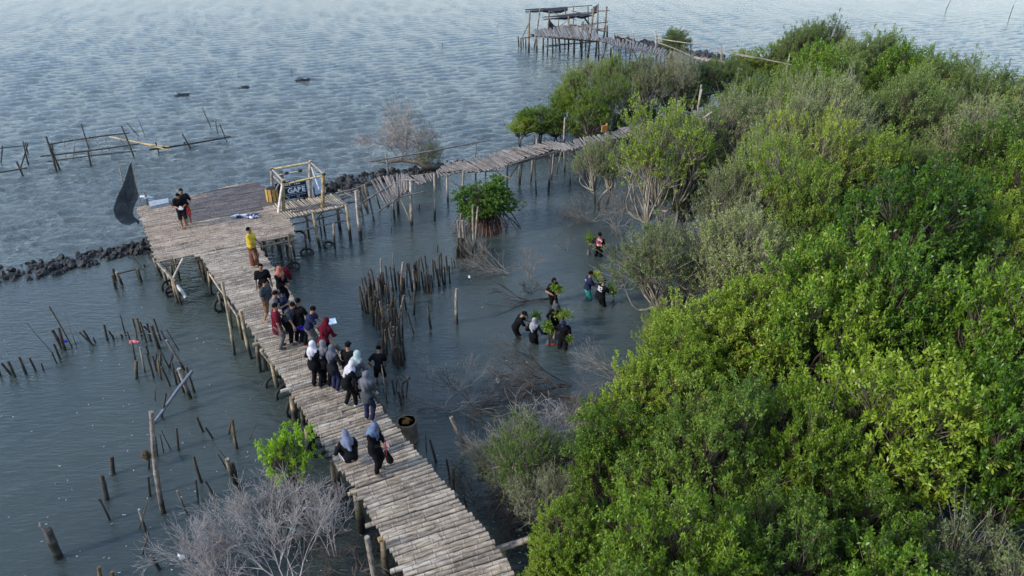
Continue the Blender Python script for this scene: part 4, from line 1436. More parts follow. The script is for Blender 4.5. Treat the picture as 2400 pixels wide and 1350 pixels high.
def crown(seed, nclump, tips, leaves, LL, LW, lmat, flare=1.0, clump_r=.3, low=-.35, bare=0, twig_up=.5, rad_lo=.45, thick=.05, wood=None):
    """unit crown of radius 1 centred at height 1.6 on a trunk from 0: returns (wood mesh, leaf mesh)"""
    r = np.random.default_rng(seed)
    # lobed outline
    ph = r.uniform(0, 6.28, 6)
    cl = []
    while len(cl) < nclump:
        v = r.normal(size=3)
        v /= np.linalg.norm(v)
        if v[2] < low:
            continue
        az = math.atan2(v[1], v[0])
        lob = 1 + .13 * math.sin(2 * az + ph[0]) + .1 * math.sin(3 * az + ph[1] + v[2] * 2) + .08 * math.sin(5 * az + ph[2])
        rad = lob * (rad_lo + (1 - rad_lo) * r.random() ** .45) * .88
        c = v * rad
        c[2] *= .95
        if all(np.linalg.norm(c - q) > clump_r * .55 for q in cl):
            cl.append(c)
        elif r.random() < .02:
            cl.append(c)
    cl = np.array(cl) + np.array([0, 0, 1.6])
    A, B, RA, RB = [], [], [], []
    nst = 3 if flare > 1 else 2
    stems = [np.array([r.normal() * .08 * flare, r.normal() * .08 * flare, -.4]) for _ in range(nst)]
    hub = [np.array([s[0] * 2.2 + r.normal() * .1, s[1] * 2.2 + r.normal() * .1, .55 + r.random() * .35]) for s in stems]

    def limb(p, q, r0, r1, n=5, bow=.12):
        o = r.normal(size=3) * bow * np.linalg.norm(q - p)
        prev = p
        for i in range(1, n + 1):
            t = i / n
            c = p + (q - p) * t + o * math.sin(t * math.pi) + np.array([0, 0, -.12 * math.sin(t * math.pi) * np.linalg.norm((q - p)[:2])])
            A.append(prev)
            B.append(c)
            RA.append(r0 + (r1 - r0) * (i - 1) / n)
            RB.append(r0 + (r1 - r0) * i / n)
            prev = c
    for s, h in zip(stems, hub):
        limb(s, h, thick, thick * .7)
    TB, TD = [], []
    for c in cl:
        h = hub[int(np.argmin([np.linalg.norm((c - q)[:2]) for q in hub]))]
        st = c - (c - h) * .25
        limb(h, st, thick * .5, thick * .2)
        out = c - np.array([0, 0, 1.35])
        out /= np.linalg.norm(out)
        m = int(tips * r.uniform(.7, 1.3))
        T = c + r.normal(size=(m, 3)) * clump_r * np.array([.5, .5, .42])
        for t in T:
            d = out * .6 + (t - c) / clump_r * .7 + np.array([0, 0, twig_up]) + r.normal(size=3) * .25
            TB.append(t)
            TD.append(d / np.linalg.norm(d))
            mid = st + (t - st) * .5 + r.normal(size=3) * .03
            A.append(st)
            B.append(mid)
            RA.append(thick * .13)
            RB.append(thick * .09)
            A.append(mid)
            B.append(t)
            RA.append(thick * .09)
            RB.append(thick * .05)
            for _ in range(bare):
                e = t + (d / np.linalg.norm(d) + r.normal(size=3) * .35) * .16 * r.uniform(.5, 1.5)
                A.append(t)
                B.append(e)
                RA.append(thick * .06)
                RB.append(thick * .025)
    TB, TD = np.array(TB), np.array(TD)
    k = leaves
    base = np.repeat(TB, k, 0) + np.repeat(TD, k, 0) * r.uniform(-.03, .07, (len(TB) * k, 1)) + r.normal(size=(len(TB) * k, 3)) * .018
    dr = np.repeat(TD, k, 0) * .5 + r.normal(size=(len(TB) * k, 3)) * .75
    me_l = leaves_mesh('crown', base, dr, LL, LW, lmat, r)
    me_w = segs_mesh('trunk', A, B, RA, RB, wood or BARK, 4)
    return me_w, me_l


BARKD = bamboo('bark_dark', (0.04, 0.033, 0.027), (0.15, 0.125, 0.1), band=50, stain=True, wet_z=.5)
KINDS = {
    'fresh': [crown(s, 60, 15, 34, .046, .02, L_FRESH, low=-.45, clump_r=.25, wood=BARKD) for s in (1, 2, 3)],
    'mid': [crown(s, 62, 15, 34, .044, .019, L_MID, low=-.4, clump_r=.25, wood=BARKD) for s in (4, 5, 6)],
    'dull': [crown(s, 68, 15, 34, .038, .016, L_DULL, low=-.3, clump_r=.24, wood=BARKD) for s in (7, 8, 9)],
    'glossy': [crown(s, 52, 15, 32, .055, .025, L_GLOSS, low=-.45, clump_r=.3, wood=BARKD) for s in (10, 11)],
    'airy': [crown(s, 48, 17, 24, .046, .02, L_FRESH, flare=2.2, clump_r=.3, low=-.2, bare=1, twig_up=.9, thick=.055) for s in (12, 13)],
    'airydull': [crown(s, 48, 17, 26, .043, .018, L_SAGE, flare=2.2, clump_r=.3, low=-.2, bare=1, twig_up=.9, thick=.055) for s in (14, 15)],
    'grey': [crown(s, 40, 15, 9, .042, .017, L_SAGE, flare=2.4, clump_r=.32, low=0, bare=3, twig_up=1.0, thick=.045) for s in (16, 17)],
}
KC = {k: 0 for k in KINDS}
TREES = []


def tree(px, py, zc_, r, kind, label, group=None, X=None, Y=None, sq=1.0, name='mangrove_tree'):
    if X is None:
        c = P(px, py, zc_)
        X, Y = c.x, c.y
    w_, l_ = KINDS[kind][KC[kind] % len(KINDS[kind])]
    KC[kind] += 1
    root = empty(name, (X, Y, 0), random.random() * 6.28, label, 'tree', group)
    root.scale = (r, r * random.uniform(.9, 1.1), zc_ / 1.6 * sq)
    a = link('trunk', w_, root)
    b = link('crown', l_, root)
    b['kind'] = 'stuff'
    TREES.append((X, Y, r))
    return root


# trees one can point to: photo x, y of the crown's middle, its height in metres, radius in metres
HAND = [
    (1562, 375, 4.0, 1.95, 'airy', 'tall yellow-green tree with bare grey lower stems, standing in front of the broken frame'),
    (1612, 440, 2.6, 1.2, 'fresh', 'low leafy yellow-green bush at the right foot of the tall yellow-green tree'),
    (1405, 385, 2.3, 1.15, 'airydull', 'sparse brownish branchy tree just left of the tall yellow-green tree'),
    (1560, 630, 3.0, 1.65, 'airydull', 'wide airy tree with pale fanned branches standing in water right of the three wading people'),
    (1560, 790, 1.7, .95, 'airy', 'small straggly bush over the water below the wide airy tree'),
    (1262, 280, 1.5, 1.45, 'fresh', 'leaning light green tree over the sea, leftmost of the trees behind the broken walkway'),
    (1225, 300, 1.2, .9, 'fresh', 'lowest outermost bough-like bush at the left tip of the leaning green trees'),
    (1300, 300, 1.0, 1.0, 'mid', 'low mid-green bush tucked behind the raised end of the broken walkway, left one'),
    (1370, 305, 1.0, 1.0, 'mid', 'low mid-green bush tucked behind the raised end of the broken walkway, right one'),
    (1430, 285, 1.2, 1.15, 'dull', 'low grey-green bush left of the single upright pale post'),
    (1500, 265, 1.4, 1.3, 'mid', 'low green bush right of the single upright pale post'),
    (1390, 185, 2.2, 1.5, 'airydull', 'low hazy grey-green bush in front of the far hut side of the walkway'),
    (1480, 215, 1.8, 1.6, 'airydull', 'low hazy grey-green bush below the middle of the far walkway'),
    (1560, 215, 2.0, 1.6, 'airydull', 'low thin olive bush below the middle of the far walkway'),
    (1620, 225, 2.0, 1.5, 'dull', 'low grey-green bush under the right part of the far walkway'),
    (1345, 215, 2.5, 1.2, 'dull', 'grey-green tree behind the leaning light green tree'),
    (1385, 265, 2.4, 1.35, 'mid', 'round mid-green tree directly behind the raised end of the broken walkway'),
    (1320, 250, 2.0, .9, 'fresh', 'small bright tree squeezed between the leaning tree and the round mid-green tree'),
    (1440, 235, 2.6, 1.35, 'airy', 'mid-green tree right of the round one behind the broken walkway'),
    (1435, 190, 3.0, 1.5, 'dull', 'hazy grey-green tree in front of the far walkway, left one'),
    (1520, 195, 3.0, 1.6, 'airydull', 'hazy grey-green thin tree in front of the far walkway, middle one'),
    (1590, 185, 3.3, 1.4, 'grey', 'nearly leafless grey tree in front of the far walkway'),
    (1580, 100, 2.2, 1.5, 'dull', 'lone round green tree beyond the far walkway'),
    (1578, 122, 1.4, 1.1, 'mid', 'low green skirt of shrub under the lone round tree'),
    (1645, 195, 2.6, 1.4, 'dull', 'dull green tree under the right end of the far walkway'),
    (1705, 185, 2.6, 1.5, 'dull', 'dull green tree right of the far walkway end'),
    (1755, 165, 2.6, 1.5, 'mid', 'green tree beside the thin rail pole, right of the far walkway'),
    (1835, 130, 3.0, 1.9, 'mid', 'dense green tree, left one of the far top clump'),
    (1875, 112, 3.8, 1.9, 'dull', 'dense tree in the middle of the far top clump'),
    (1915, 100, 4.0, 2.0, 'dull', 'highest tree of the far top clump'),
    (1968, 112, 3.0, 1.4, 'airydull', 'thin grey-green tree just behind the far roof frame'),
    (1140, 468, 1.5, 1.32, 'glossy', 'round deep green mangrove on a skirt of brown prop roots, alone in the lagoon'),
    (1230, 1075, 1.6, 1.0, 'airy', 'scrubby yellow-green bush mixed with bare twigs, right of the walkway, upper one'),
    (1285, 1170, 1.5, .9, 'grey', 'scrubby yellow-green bush mixed with bare twigs, right of the walkway, lower one'),
    (1340, 1100, 1.2, .95, 'grey', 'bare grey twiggy bush between the scrubby bushes and the grove'),
    (1160, 1090, .9, .75, 'grey', 'low bare twiggy bush nearest the walkway on its right'),
    (1335, 1290, 1.9, .95, 'fresh', 'bright yellow-green bush at the bottom edge right of the walkway'),
    (1300, 1350, 1.6, .7, 'fresh', 'small bright bush cut by the bottom edge right of the walkway'),
    (1420, 1290, 1.3, .8, 'mid', 'dark green bush at the bottom edge beside the bright one'),
    (1500, 1330, 1.5, .75, 'glossy', 'large-leaved green mangrove at the bottom edge'),
    (1455, 1060, 2.4, 1.25, 'fresh', 'bright lime-green tree on the left rim of the grove, beside the bare twiggy bush'),
    (1450, 1150, 2.1, 1.1, 'fresh', 'lime-green tree on the left rim of the grove, below the brightest one'),
    (1520, 980, 2.8, 1.35, 'fresh', 'lime-green tree on the left rim of the grove, above the brightest one'),
    (1580, 890, 2.9, 1.5, 'fresh', 'yellow-green rounded tree on the rim of the grove, facing the lower wading group'),
    (1660, 830, 3.1, 1.6, 'fresh', 'yellow-green rounded tree just inside the rim, right of the wide airy tree'),
    (1740, 800, 3.2, 1.4, 'fresh', 'bright rounded tree below the grey feathery trees'),
    (1745, 640, 3.6, 1.7, 'airydull', 'feathery olive tree with upright pale stems in the left middle of the grove'),
    (1680, 640, 2.6, 1.2, 'grey', 'brown-grey bare-topped tree behind the wide airy tree'),
    (1730, 520, 3.4, 1.6, 'airydull', 'olive feathery tree above the one with upright pale stems'),
    (1800, 470, 4.0, 1.8, 'airy', 'pale yellow feathery tree in the upper left of the grove'),
    (1900, 400, 4.4, 1.8, 'airy', 'pale yellow feathery tree right of the dark gap in the upper grove'),
    (1840, 370, 4.4, 1.7, 'airydull', 'greyish feathery tree left of the dark gap in the upper grove'),
    (1700, 330, 3.2, 1.7, 'dull', 'grey-green rounded tree right of the broken bamboo frame'),
    (1740, 270, 3.4, 1.7, 'mid', 'green rounded tree right above the broken bamboo frame'),
    (1790, 250, 3.5, 1.6, 'dull', 'grey-green tree beside the black pipe line'),
    (1850, 240, 4.0, 1.7, 'mid', 'dark-centred tree right of the black pipe line'),
    (1900, 210, 4.6, 2.2, 'glossy', 'vivid green tree on the skyline right of the black pipe line'),
    (1980, 165, 4.2, 2.2, 'dull', 'grey-green tree below the far roof frame'),
    (2060, 155, 4.4, 2.3, 'dull', 'grey-green tree on the skyline right of the far roof frame'),
    (2125, 185, 4.4, 2.0, 'glossy', 'vivid dark green tree on the skyline, middle right'),
    (2190, 215, 4.2, 2.2, 'dull', 'grey-green tree on the skyline right of the vivid dark one'),
    (2262, 240, 4.2, 2.2, 'dull', 'grey-green tree on the skyline, third from the right edge'),
    (2330, 262, 4.2, 2.2, 'dull', 'grey-green tree on the skyline, second from the right edge'),
    (2400, 300, 4.2, 2.3, 'dull', 'grey-green tree on the skyline cut by the right edge'),
    (2110, 590, 4.6, 2.1, 'glossy', 'large glossy yellow-tipped tree near the middle of the grove'),
    (1960, 720, 4.2, 1.8, 'glossy', 'vivid green large-leaved tree in the middle of the grove, left one'),
    (2060, 760, 4.2, 1.8, 'glossy', 'vivid green large-leaved tree in the middle of the grove, right one'),
    (1920, 840, 3.8, 1.6, 'glossy', 'vivid green large-leaved tree below the left one in the middle of the grove'),
    (2370, 900, 4.4, 1.8, 'glossy', 'dark glossy tree cut by the right edge, halfway down'),
    (2385, 1030, 4.2, 1.6, 'glossy', 'dark glossy tree cut by the right edge, below the halfway one'),
    (2340, 420, 4.4, 2.0, 'mid', 'fresh green tree near the right edge in the upper grove'),
]
for h in HAND:
    if h[0] > 1820 and h[1] < 310:
        h = (h[0], h[1] + 22) + h[2:]
    tree(h[0], h[1], h[2], h[3], h[4], h[5])
# the rest of the grove, planted on the ground at an even spacing
outline = [(1680, 330), (1770, 280), (1900, 260), (2000, 245), (2080, 245), (2200, 300), (2400, 385), (2620, 460), (2900, 480), (2900, 1600), (1330, 1600), (1400, 1330), (1460, 1200), (1480, 1050), (1560, 930), (1700, 800), (1800, 720), (1790, 560), (1760, 420), (1690, 360)]
poly = [(P(x, y, 3.6).x, P(x, y, 3.6).y) for x, y in outline]
rr = random.Random(5)
x0, x1 = min(p[0] for p in poly), max(p[0] for p in poly)
y0, y1 = min(p[1] for p in poly), max(p[1] for p in poly)
cand = 0
new = []
for k in range(9000):
    x, y = rr.uniform(x0, x1), rr.uniform(y0, y1)
    if not inpoly(x, y, poly):
        continue
    # outside the picture nothing shows
    if abs(x) > y * .86 + 3.5:
        continue
    rad = rr.uniform(1.3, 2.25) * (1 + max(0, y - 30) * .008)
    if y < 17:
        rad *= .8
    if any((x - q[0]) ** 2 + (y - q[1]) ** 2 < (rad * .7 + q[2] * .64) ** 2 for q in TREES):
        continue
    TREES.append((x, y, rad))
    new.append((x, y, rad))
print('grove fill', len(new))
new.sort(key=lambda q: q[1])
nm = {'fresh': 'yellow-green', 'mid': 'mid-green', 'dull': 'grey-green', 'glossy': 'glossy', 'airy': 'thin yellowish', 'airydull': 'thin olive', 'grey': 'bare grey'}
bands = [(0, 13.5, 'nearest the camera'), (13.5, 17, 'in the second rank of the grove'), (17, 21, 'in the third rank of the grove'), (21, 26, 'in the fourth rank of the grove'), (26, 33, 'in the middle depth of the grove'), (33, 42, 'in the far half of the grove'), (42, 99, 'at the far back of the grove')]
recs = []
for x, y, rad in new:
    u = x / y
    zc0 = rr.uniform(2.7, 4.7)
    if y > 26:
        ws = [('dull', .45), ('mid', .27), ('airydull', .18), ('glossy', .1)] if u > .5 else [('dull', .25), ('mid', .2), ('airydull', .4), ('fresh', .15)]
    elif y > 18:
        ws = [('dull', .25), ('mid', .42), ('glossy', .2), ('fresh', .13)] if u > .38 else [('airydull', .3), ('fresh', .35), ('dull', .35)]
    else:
        ws = [('mid', .5), ('fresh', .2), ('airydull', .15), ('glossy', .1), ('dull', .05)]
        zc0 = rr.uniform(2.2, 3.9)
    t = rr.random()
    for k_, w_ in ws:
        t -= w_
        if t <= 0:
            break
    bi = next(i for i, b in enumerate(bands) if b[0] <= y < b[1])
    recs.append([bi, k_, x, y, rad, zc0])
for bi, b in enumerate(bands):
    for kd in KINDS:
        g = sorted([r_ for r_ in recs if r_[0] == bi and r_[1] == kd], key=lambda q: q[2] / q[3])
        for i, r_ in enumerate(g):
            pos = 'the only' if len(g) == 1 else ORD[min(i, 19)] + ' from the left of the'
            tree(0, 0, r_[5], r_[4], kd, '%s %s trees %s' % (pos, nm[kd], b[2]) if len(g) > 1 else 'the only %s tree %s' % (nm[kd], b[2]), 'trees filling the grove', X=r_[2], Y=r_[3])

# prop roots of the round mangrove and of the bright bush
def prop_roots(root_at, n, r_out, h, mat, parent_name, label, seed, rad=.018, inner=0.0):
    rr_ = np.random.default_rng(seed)
    A, B, RA, RB = [], [], [], []
    for k in range(n):
        a = rr_.random() * 6.28
        ro = r_out * (inner + (1 - inner) * rr_.random() ** .5)
        hh = h * rr_.uniform(.6, 1.1)
        p = np.array([math.cos(a) * .12, math.sin(a) * .12, hh])
        prev = p
        for i in range(1, 6):
            t = i / 5
            c = np.array([math.cos(a) * (.12 + ro * t ** .7), math.sin(a) * (.12 + ro * t ** .7), hh * (1 - t ** 2) - .2 * t])
            A.append(prev); B.append(c)
            RA.append(rad * (1.2 - .3 * t)); RB.append(rad * (1.1 - .3 * t))
            prev = c
    return segs_mesh('prop_roots', A, B, RA, RB, mat, 5)


def find(label):
    for o in C.objects:
        if o.get('label', '').startswith(label):
            return o


o = find('round deep green mangrove')
q = link('prop_roots', prop_roots(None, 120, 1.0, 1.0, ROOT, '', '', 2, .022), o)
q.scale = (1 / o.scale[0], 1 / o.scale[1], 1 / o.scale[2])
q['kind'] = 'stuff'
[c for c in C.objects if c.parent == o and c.name.startswith('crown')][0].data = crown(88, 60, 16, 34, .075, .034, L_DEEP, low=-.6, clump_r=.26, wood=BARKD)[1]
# darker outer roots
q = link('outer_roots', prop_roots(None, 22, 1.75, 1.25, TWIGD, '', '', 4, .02, .7), o)
q.scale = (1 / o.scale[0], 1 / o.scale[1], 1 / o.scale[2])
q['kind'] = 'stuff'


def shrub(base, n_st, height, dirs, seed, levels=5, r0=.02, spread=.5, kids=3, droop=0.0, wob=.12):
    """bare branching from a base; returns segment arrays"""
    r = np.random.default_rng(seed)
    A, B, RA, RB = [], [], [], []
    tips = []

    def go(p, d, L, rad, lv):
        n = 3
        for i in range(n):
            d = d + r.normal(size=3) * wob + np.array([0, 0, -droop])
            d = d / np.linalg.norm(d)
            q = p + d * L / n
            A.append(p); B.append(q); RA.append(rad * (1 - .1 * i)); RB.append(rad * (1 - .1 * (i + 1)))
            p = q
            if lv < levels - 1 and i < n - 1 and r.random() < .55:
                dd = d + r.normal(size=3) * spread
                go(p, dd / np.linalg.norm(dd), L * .6, rad * .5, lv + 2)
        if lv < levels:
            for _ in range(kids if lv < levels - 1 else 2):
                dd = d + r.normal(size=3) * spread
                go(p, dd / np.linalg.norm(dd), L * r.uniform(.6, .85), rad * .62, lv + 1)
        else:
            tips.append((p, d))
    for k in range(n_st):
        dr = np.array(dirs[k % len(dirs)], float) + r.normal(size=3) * .22
        dr /= np.linalg.norm(dr)
        go(np.array(base, float) + np.array([r.normal() * .1, r.normal() * .1, 0]), dr, height * .38 * r.uniform(.75, 1.15), r0, 0)
    return A, B, RA, RB, tips


def dead(name, label, px, py, z, n_st, height, dirs, seed, mat=TWIG, r0=.02, cat='dead shrub', **k):
    b = P(px, py, z)
    A, B, RA, RB, tips = shrub((0, 0, 0), n_st, height, dirs, seed, r0=r0, **k)
    RA = np.maximum(RA, .0036)
    RB = np.maximum(RB, .003)
    me = segs_mesh(name, A, B, RA, RB, mat, 3)
    o = link(name, me, None, b)
    o['kind'] = 'stuff'
    tag(o, label, cat)
    return o, tips


# the big bare shrub bottom left: several leaning stems, all one plant community of countless twigs
D1 = [(-1, .15, .55), (-.8, .5, .8), (-1, -.2, .35), (-.5, .6, 1), (-.2, .3, 1)]
for i, (px, py, n, h, lab, dd) in enumerate([
        (690, 1390, 6, 2.2, 'large bare grey shrub fanning left at the bottom edge, left of the walkway', D1),
        (620, 1320, 4, 1.8, 'bare grey shrub in the middle of the bottom left thicket', D1),
        (560, 1400, 5, 1.8, 'bare grey shrub at the very bottom of the bottom left thicket', [(-1, .1, .5), (-.7, .5, .7), (-.9, -.2, .3)]),
        (690, 1235, 4, 1.6, 'bare grey shrub under the bright green bush', [(-.7, .5, 1), (-.3, .4, 1), (.3, .3, 1), (-1, .2, .6)]),
        (785, 1310, 3, 1.6, 'bare upright shrub between the thicket and the walkway', [(-.1, .3, 1), (-.35, .4, 1)])]):
    dead('bare_shrub', lab, px, py, .05, n, h, dd, 30 + i, mat=TWIGW, r0=.019, levels=5, spread=.34, wob=.06)
for i, (px, py, h, lab) in enumerate([(700, 1215, 1.3, 'dark tangle of arching roots under the bright green bush'), (830, 1330, 1.2, 'dark tangle of arching roots beside the lower left of the walkway')]):
    dead('root_tangle', lab, px, py, .35, 14, h, [(1, 0, .3), (-1, 0, .3), (0, 1, .3), (0, -1, .3), (.5, .5, .6), (-.6, .4, .6)], 44 + i, TWIGD, .018, 'roots', levels=4, spread=.5, droop=.12, wob=.16)
gb = tree(676, 1080, 1.7, .6, 'fresh', 'bright green leafy bush rising from the bare grey shrub left of the walkway')
[c for c in C.objects if c.parent == gb and c.name.startswith('crown')][0].data = crown(77, 20, 10, 12, .14, .055, leaf_mat('leaf_bright', [(0.1, (0.18, 0.32, 0.025)), (0.55, (0.24, 0.4, 0.03)), (1.0, (0.4, 0.5, 0.06))], .4), low=-.2, clump_r=.36)[1]

# dead tree left of the broken walkway with its fallen trunk
dt = empty('dead_tree', P(1000, 400), 0, 'nearly leafless dead tree with a fallen trunk beside the sagging walkway', 'tree')
mb = MB()
tp = [P(*zk(830, 650), .25), P(*zk(720, 640), .5), P(*zk(620, 590), .75), P(*zk(480, 575), .8), P(*zk(340, 600), .7), P(*zk(200, 580), .75)]
mb.tube(tp, [.22, .2, .16, .12, .07, .03], 8)
mb.build('trunk', BARKD, dt)
for i, (k_, px, py, z, h, dd, n) in enumerate([(0, 620, 590, .75, 2.3, [(-.2, .3, 1), (.3, .1, 1)], 2), (1, 480, 570, .8, 2.2, [(-.5, .2, .9), (-.1, .3, 1)], 3), (2, 560, 560, .9, 2.6, [(.2, .2, 1.2)], 1), (3, 740, 620, .4, 1.1, [(.3, -.2, 1), (-.2, 0, 1)], 4)]):
    A, B, RA, RB, tips = shrub(P(*zk(px, py), z), n, h, dd, 60 + i, levels=6, r0=.04, spread=.42, wob=.14)
    me = segs_mesh('branch', A, B, np.maximum(RA, .006), np.maximum(RB, .005), TWIGW if k_ else BARK, 3)
    link('branch', me, dt, world=True)['kind'] = 'stuff'
    if i in (2, 3):
        T = np.array([t[0] for t in tips[::6]])
        Dn = np.array([t[1] for t in tips[::6]])
        k = 5
        me = leaves_mesh('leaves', np.repeat(T, k, 0) + rng.normal(size=(len(T) * k, 3)) * .04, np.repeat(Dn, k, 0) + rng.normal(size=(len(T) * k, 3)) * .6, .06, .026, L_FRESH, rng)
        link('leaves', me, dt, world=True)['kind'] = 'stuff'

# dead branches in the lagoon
lying = [
    (1190, 640, .1, 5, 2.0, [(-1, .3, .2), (-1, -.1, .1), (-.8, .7, .2)], TWIG, 'pale bare branches arching over the right end of the stake ring', .018, .35, .02),
    (1300, 700, .05, 2, 2.4, [(-1, .12, .12), (-1, -.15, .1)], TWIGD, 'dark fallen branch lying in the water right of the stake ring', .035, .3, .02),
    (1250, 655, 0, 4, 1.5, [(-.1, .2, 1), (.2, .1, 1), (-.3, .1, .9)], TWIG, 'upright bare sapling standing in the lagoon left of the hooded wader', .016, .3, 0),
    (1245, 690, 0, 4, .6, [(-.6, .1, .6), (.5, .1, .6)], TWIGD, 'small dark forked branch poking from the water left of the hooded wader', .02, .4, 0),
    (1330, 590, 0, 2, .7, [(-.3, .1, 1)], TWIG, 'tiny bare sapling left of the wader with the red print', .01, .3, 0),
    (1390, 520, .1, 8, 1.7, [(-1, .1, .2), (-.8, .6, .3), (-.9, -.4, .2), (.3, .2, .4)], TWIG, 'mass of bare pale twigs over the water below the sparse brownish tree', .016, .42, .02),
    (1440, 530, .1, 5, 1.6, [(.5, .1, .6), (-.4, .5, .6), (.6, -.3, .4)], TWIG, 'bare pale twigs at the foot of the tall yellow-green tree, left side', .016, .42, .02),
    (1560, 520, .1, 9, 2.8, [(-.5, 0, 1), (-.2, -.1, 1), (.2, 0, 1), (.45, .1, .9), (-.8, -.1, .8)], TWIG, 'fan of bare grey stems at the base of the tall yellow-green tree', .03, .3, 0),
    (1050, 965, .15, 7, 1.9, [(-1, .4, .15), (.8, .5, .2), (1, .3, .15), (-.9, 0, .12), (.3, .7, .25)], TWIG, 'sprawling pale dead branches round the hollow grey post', .018, .35, .02),
    (1110, 955, .1, 5, 1.9, [(1, .2, .2), (.9, .5, .3), (-.6, .5, .3)], TWIGD, 'dark wet branches sprawling right of the hollow grey post', .02, .35, .02),
    (1350, 935, .08, 4, 2.6, [(-1, .2, .1), (-1, .38, .14), (-1, .05, .06)], TWIGD, 'long dark fallen branch with its thick end right, upper side of the lower lagoon', .03, .22, .01),
    (1180, 1010, .05, 4, 1.4, [(-.7, .3, .3), (.8, .1, .3)], TWIGD, 'dark drowned branches above the scrubby bushes', .015, .4, .02),
    (1400, 1010, .3, 6, 1.4, [(-.8, .1, .6), (-.4, -.4, .8), (.6, -.2, .5)], TWIG, 'bare branches curling out of the left rim of the grove', .02, .4, .02),
    (1500, 905, 1.3, 3, 1.9, [(-1, .1, .25), (-.9, .4, .5)], TWIG, 'bare bough reaching left over the water from the rim of the grove', .02, .35, 0),
    (1370, 1130, .1, 8, 1.5, [(-.3, .2, 1), (.3, .1, 1), (-.7, 0, .7), (.6, .2, .8)], TWIG, 'grey bare bush tangled against the lime-green rim trees', .014, .42, 0),
    (1200, 1180, .1, 7, 1.4, [(-.3, .2, 1), (.3, .1, 1), (-.7, 0, .7), (.6, .2, .8)], TWIG, 'bare twigs threaded through the lower scrubby bush', .013, .42, 0),
    (1270, 1100, .2, 9, 2.0, [(-.3, .2, 1), (.3, .1, 1), (-.8, 0, .7), (.7, .2, .8)], TWIGW, 'pale bare twigs standing through the upper scrubby bush', .016, .4, 0),
    (1170, 1130, .1, 8, 1.6, [(-.3, .2, 1), (.5, .1, 1), (-.7, .3, .7), (.8, .2, .5)], TWIG, 'grey bare brush nearest the walkway below the drum', .016, .42, 0),
    (1330, 1170, .1, 9, 1.9, [(-.3, .2, 1), (.3, .1, 1), (-.6, .4, .8), (.6, .2, .8)], TWIG, 'grey bare brush standing before the rim trees above the bright bottom bush', .017, .42, 0),
    (1250, 1240, .1, 8, 1.5, [(-.6, .2, .7), (.5, .1, 1), (-.7, -.3, .5)], TWIGD, 'dark low brush in the shade right of the lower walkway', .018, .42, .03),
    (1120, 1180, .05, 5, 1.2, [(-.6, .2, .4), (.5, .3, .5)], TWIGD, 'dark snag in the water close to the right edge of the walkway', .018, .42, .03),
    (1340, 905, .12, 3, 2.2, [(-1, .25, .16), (-1, .05, .22)], TWIGD, 'second dark fallen branch above the long one in the lower lagoon', .03, .25, .01),
    (1390, 1000, .05, 14, 1.1, [(0, 0, 1), (.4, .2, .7), (-.5, 0, .6)], TWIGD, 'dark root mass at the left foot of the grove', .02, .4, .05),
    (1640, 640, .3, 6, 1.9, [(0, 0, 1), (.3, 0, 1), (-.3, 0, 1)], TWIG, 'bare upright stems behind the wide airy tree', .018, .3, 0),
]
for i, (px, py, z, n, h, dd, mt_, lab, r0, sp_, dr_) in enumerate(lying):
    dead('dead_branches', lab, px, py, z, n + (2 if n > 4 else 0), h, dd, 100 + i, mt_, r0, 'dead branches', levels=4, spread=sp_, droop=dr_, wob=.1)
# three fanned bough ends in the wide airy tree's foot: dark stump
for px, py, lab in ((1553, 745, 'dark twisted stump at the foot of the wide airy tree'),):
    b = P(px, py)
    o = link('root_stump', prop_roots(None, 40, .35, 1.1, TWIGD, '', '', 50, .03), None, b)
    tag(o, lab, 'stump', kind='stuff')

# loose structures inside and beyond the grove
fr = empty('ruined_lookout', P(1620, 420), 0, 'broken upright bamboo frame poking out of the trees right of the tall yellow-green tree', 'frame')
zr = Z(1300, 200, 3.97)
Yf = P(1640, 560, 0).y
for a, b, r_, dy in (((1150, 145), (1190, 300), .06, .3), ((1125, 210), (1190, 310), .04, .3), ((1190, 238), (1395, 295), .05, .6), ((1190, 270), (1340, 318), .05, .6), ((1210, 350), (1400, 305), .055, 0), ((1220, 372), (1410, 330), .06, 0), ((1380, 308), (1465, 248), .055, 0), ((1408, 300), (1400, 560), .09, 0), ((1435, 310), (1425, 480), .06, .3), ((1285, 205), (1255, 330), .03, .4), ((1365, 215), (1335, 310), .03, .4), ((985, 275), (1140, 360), .04, .2), ((1370, 35), (1335, 210), .03, 1.5), ((1215, 345), (1205, 560), .05, 0)):
    culm(atY(*zr(*a), Yf + dy), atY(*zr(*b), Yf + dy), r_, 'pole', POSTG, fr)
for k in range(6):
    a = zr(1100 + k * 10, 470 + k * 15)
    culm(P(*a, 2.4), P(a[0] + 70, a[1] - 12, 2.4), .06, 'crosspiece', BAMG, fr)
tag(culm(P(1466, 310, .0), above(P(1466, 310), 1466, 244), .055, 'post', POSTG), 'single upright pale post between the mid-green trees and the tall yellow-green tree', 'post')
o = tag(MB().box(P(1416, 310, 2.6) + up * .2, (.34, .08, .36), Matrix.Rotation(.4, 3, 'Z')).box(P(1421, 306, 2.6) + up * .2, (.08, .2, .38)).build('orange_crate', plain('orange_wood', (.4, .17, .04), .6), None, False), 'small orange board standing on the walkway end among the bushes', 'board')
mb = MB()
mb.box(P(1485, 303, 2.5), (1.3, .9, .06), Matrix.Rotation(.3, 3, 'Z'))
for k in range(8):
    a = P(1472 + k * 4, 306, 2.56)
    mb.tube([a, a + Vector((.25, .9, 0))], .045, 5)
tag(mb.build('landing_boards', BAMG, None, False), 'small grey landing of boards between the green trees and the tall yellow-green tree', 'landing')
culm(P(1458, 330, 0), P(1461, 305, 2.4), .05, 'landing_post', POSTG)
tag(C.objects[-1], 'post under the small grey landing', 'post')
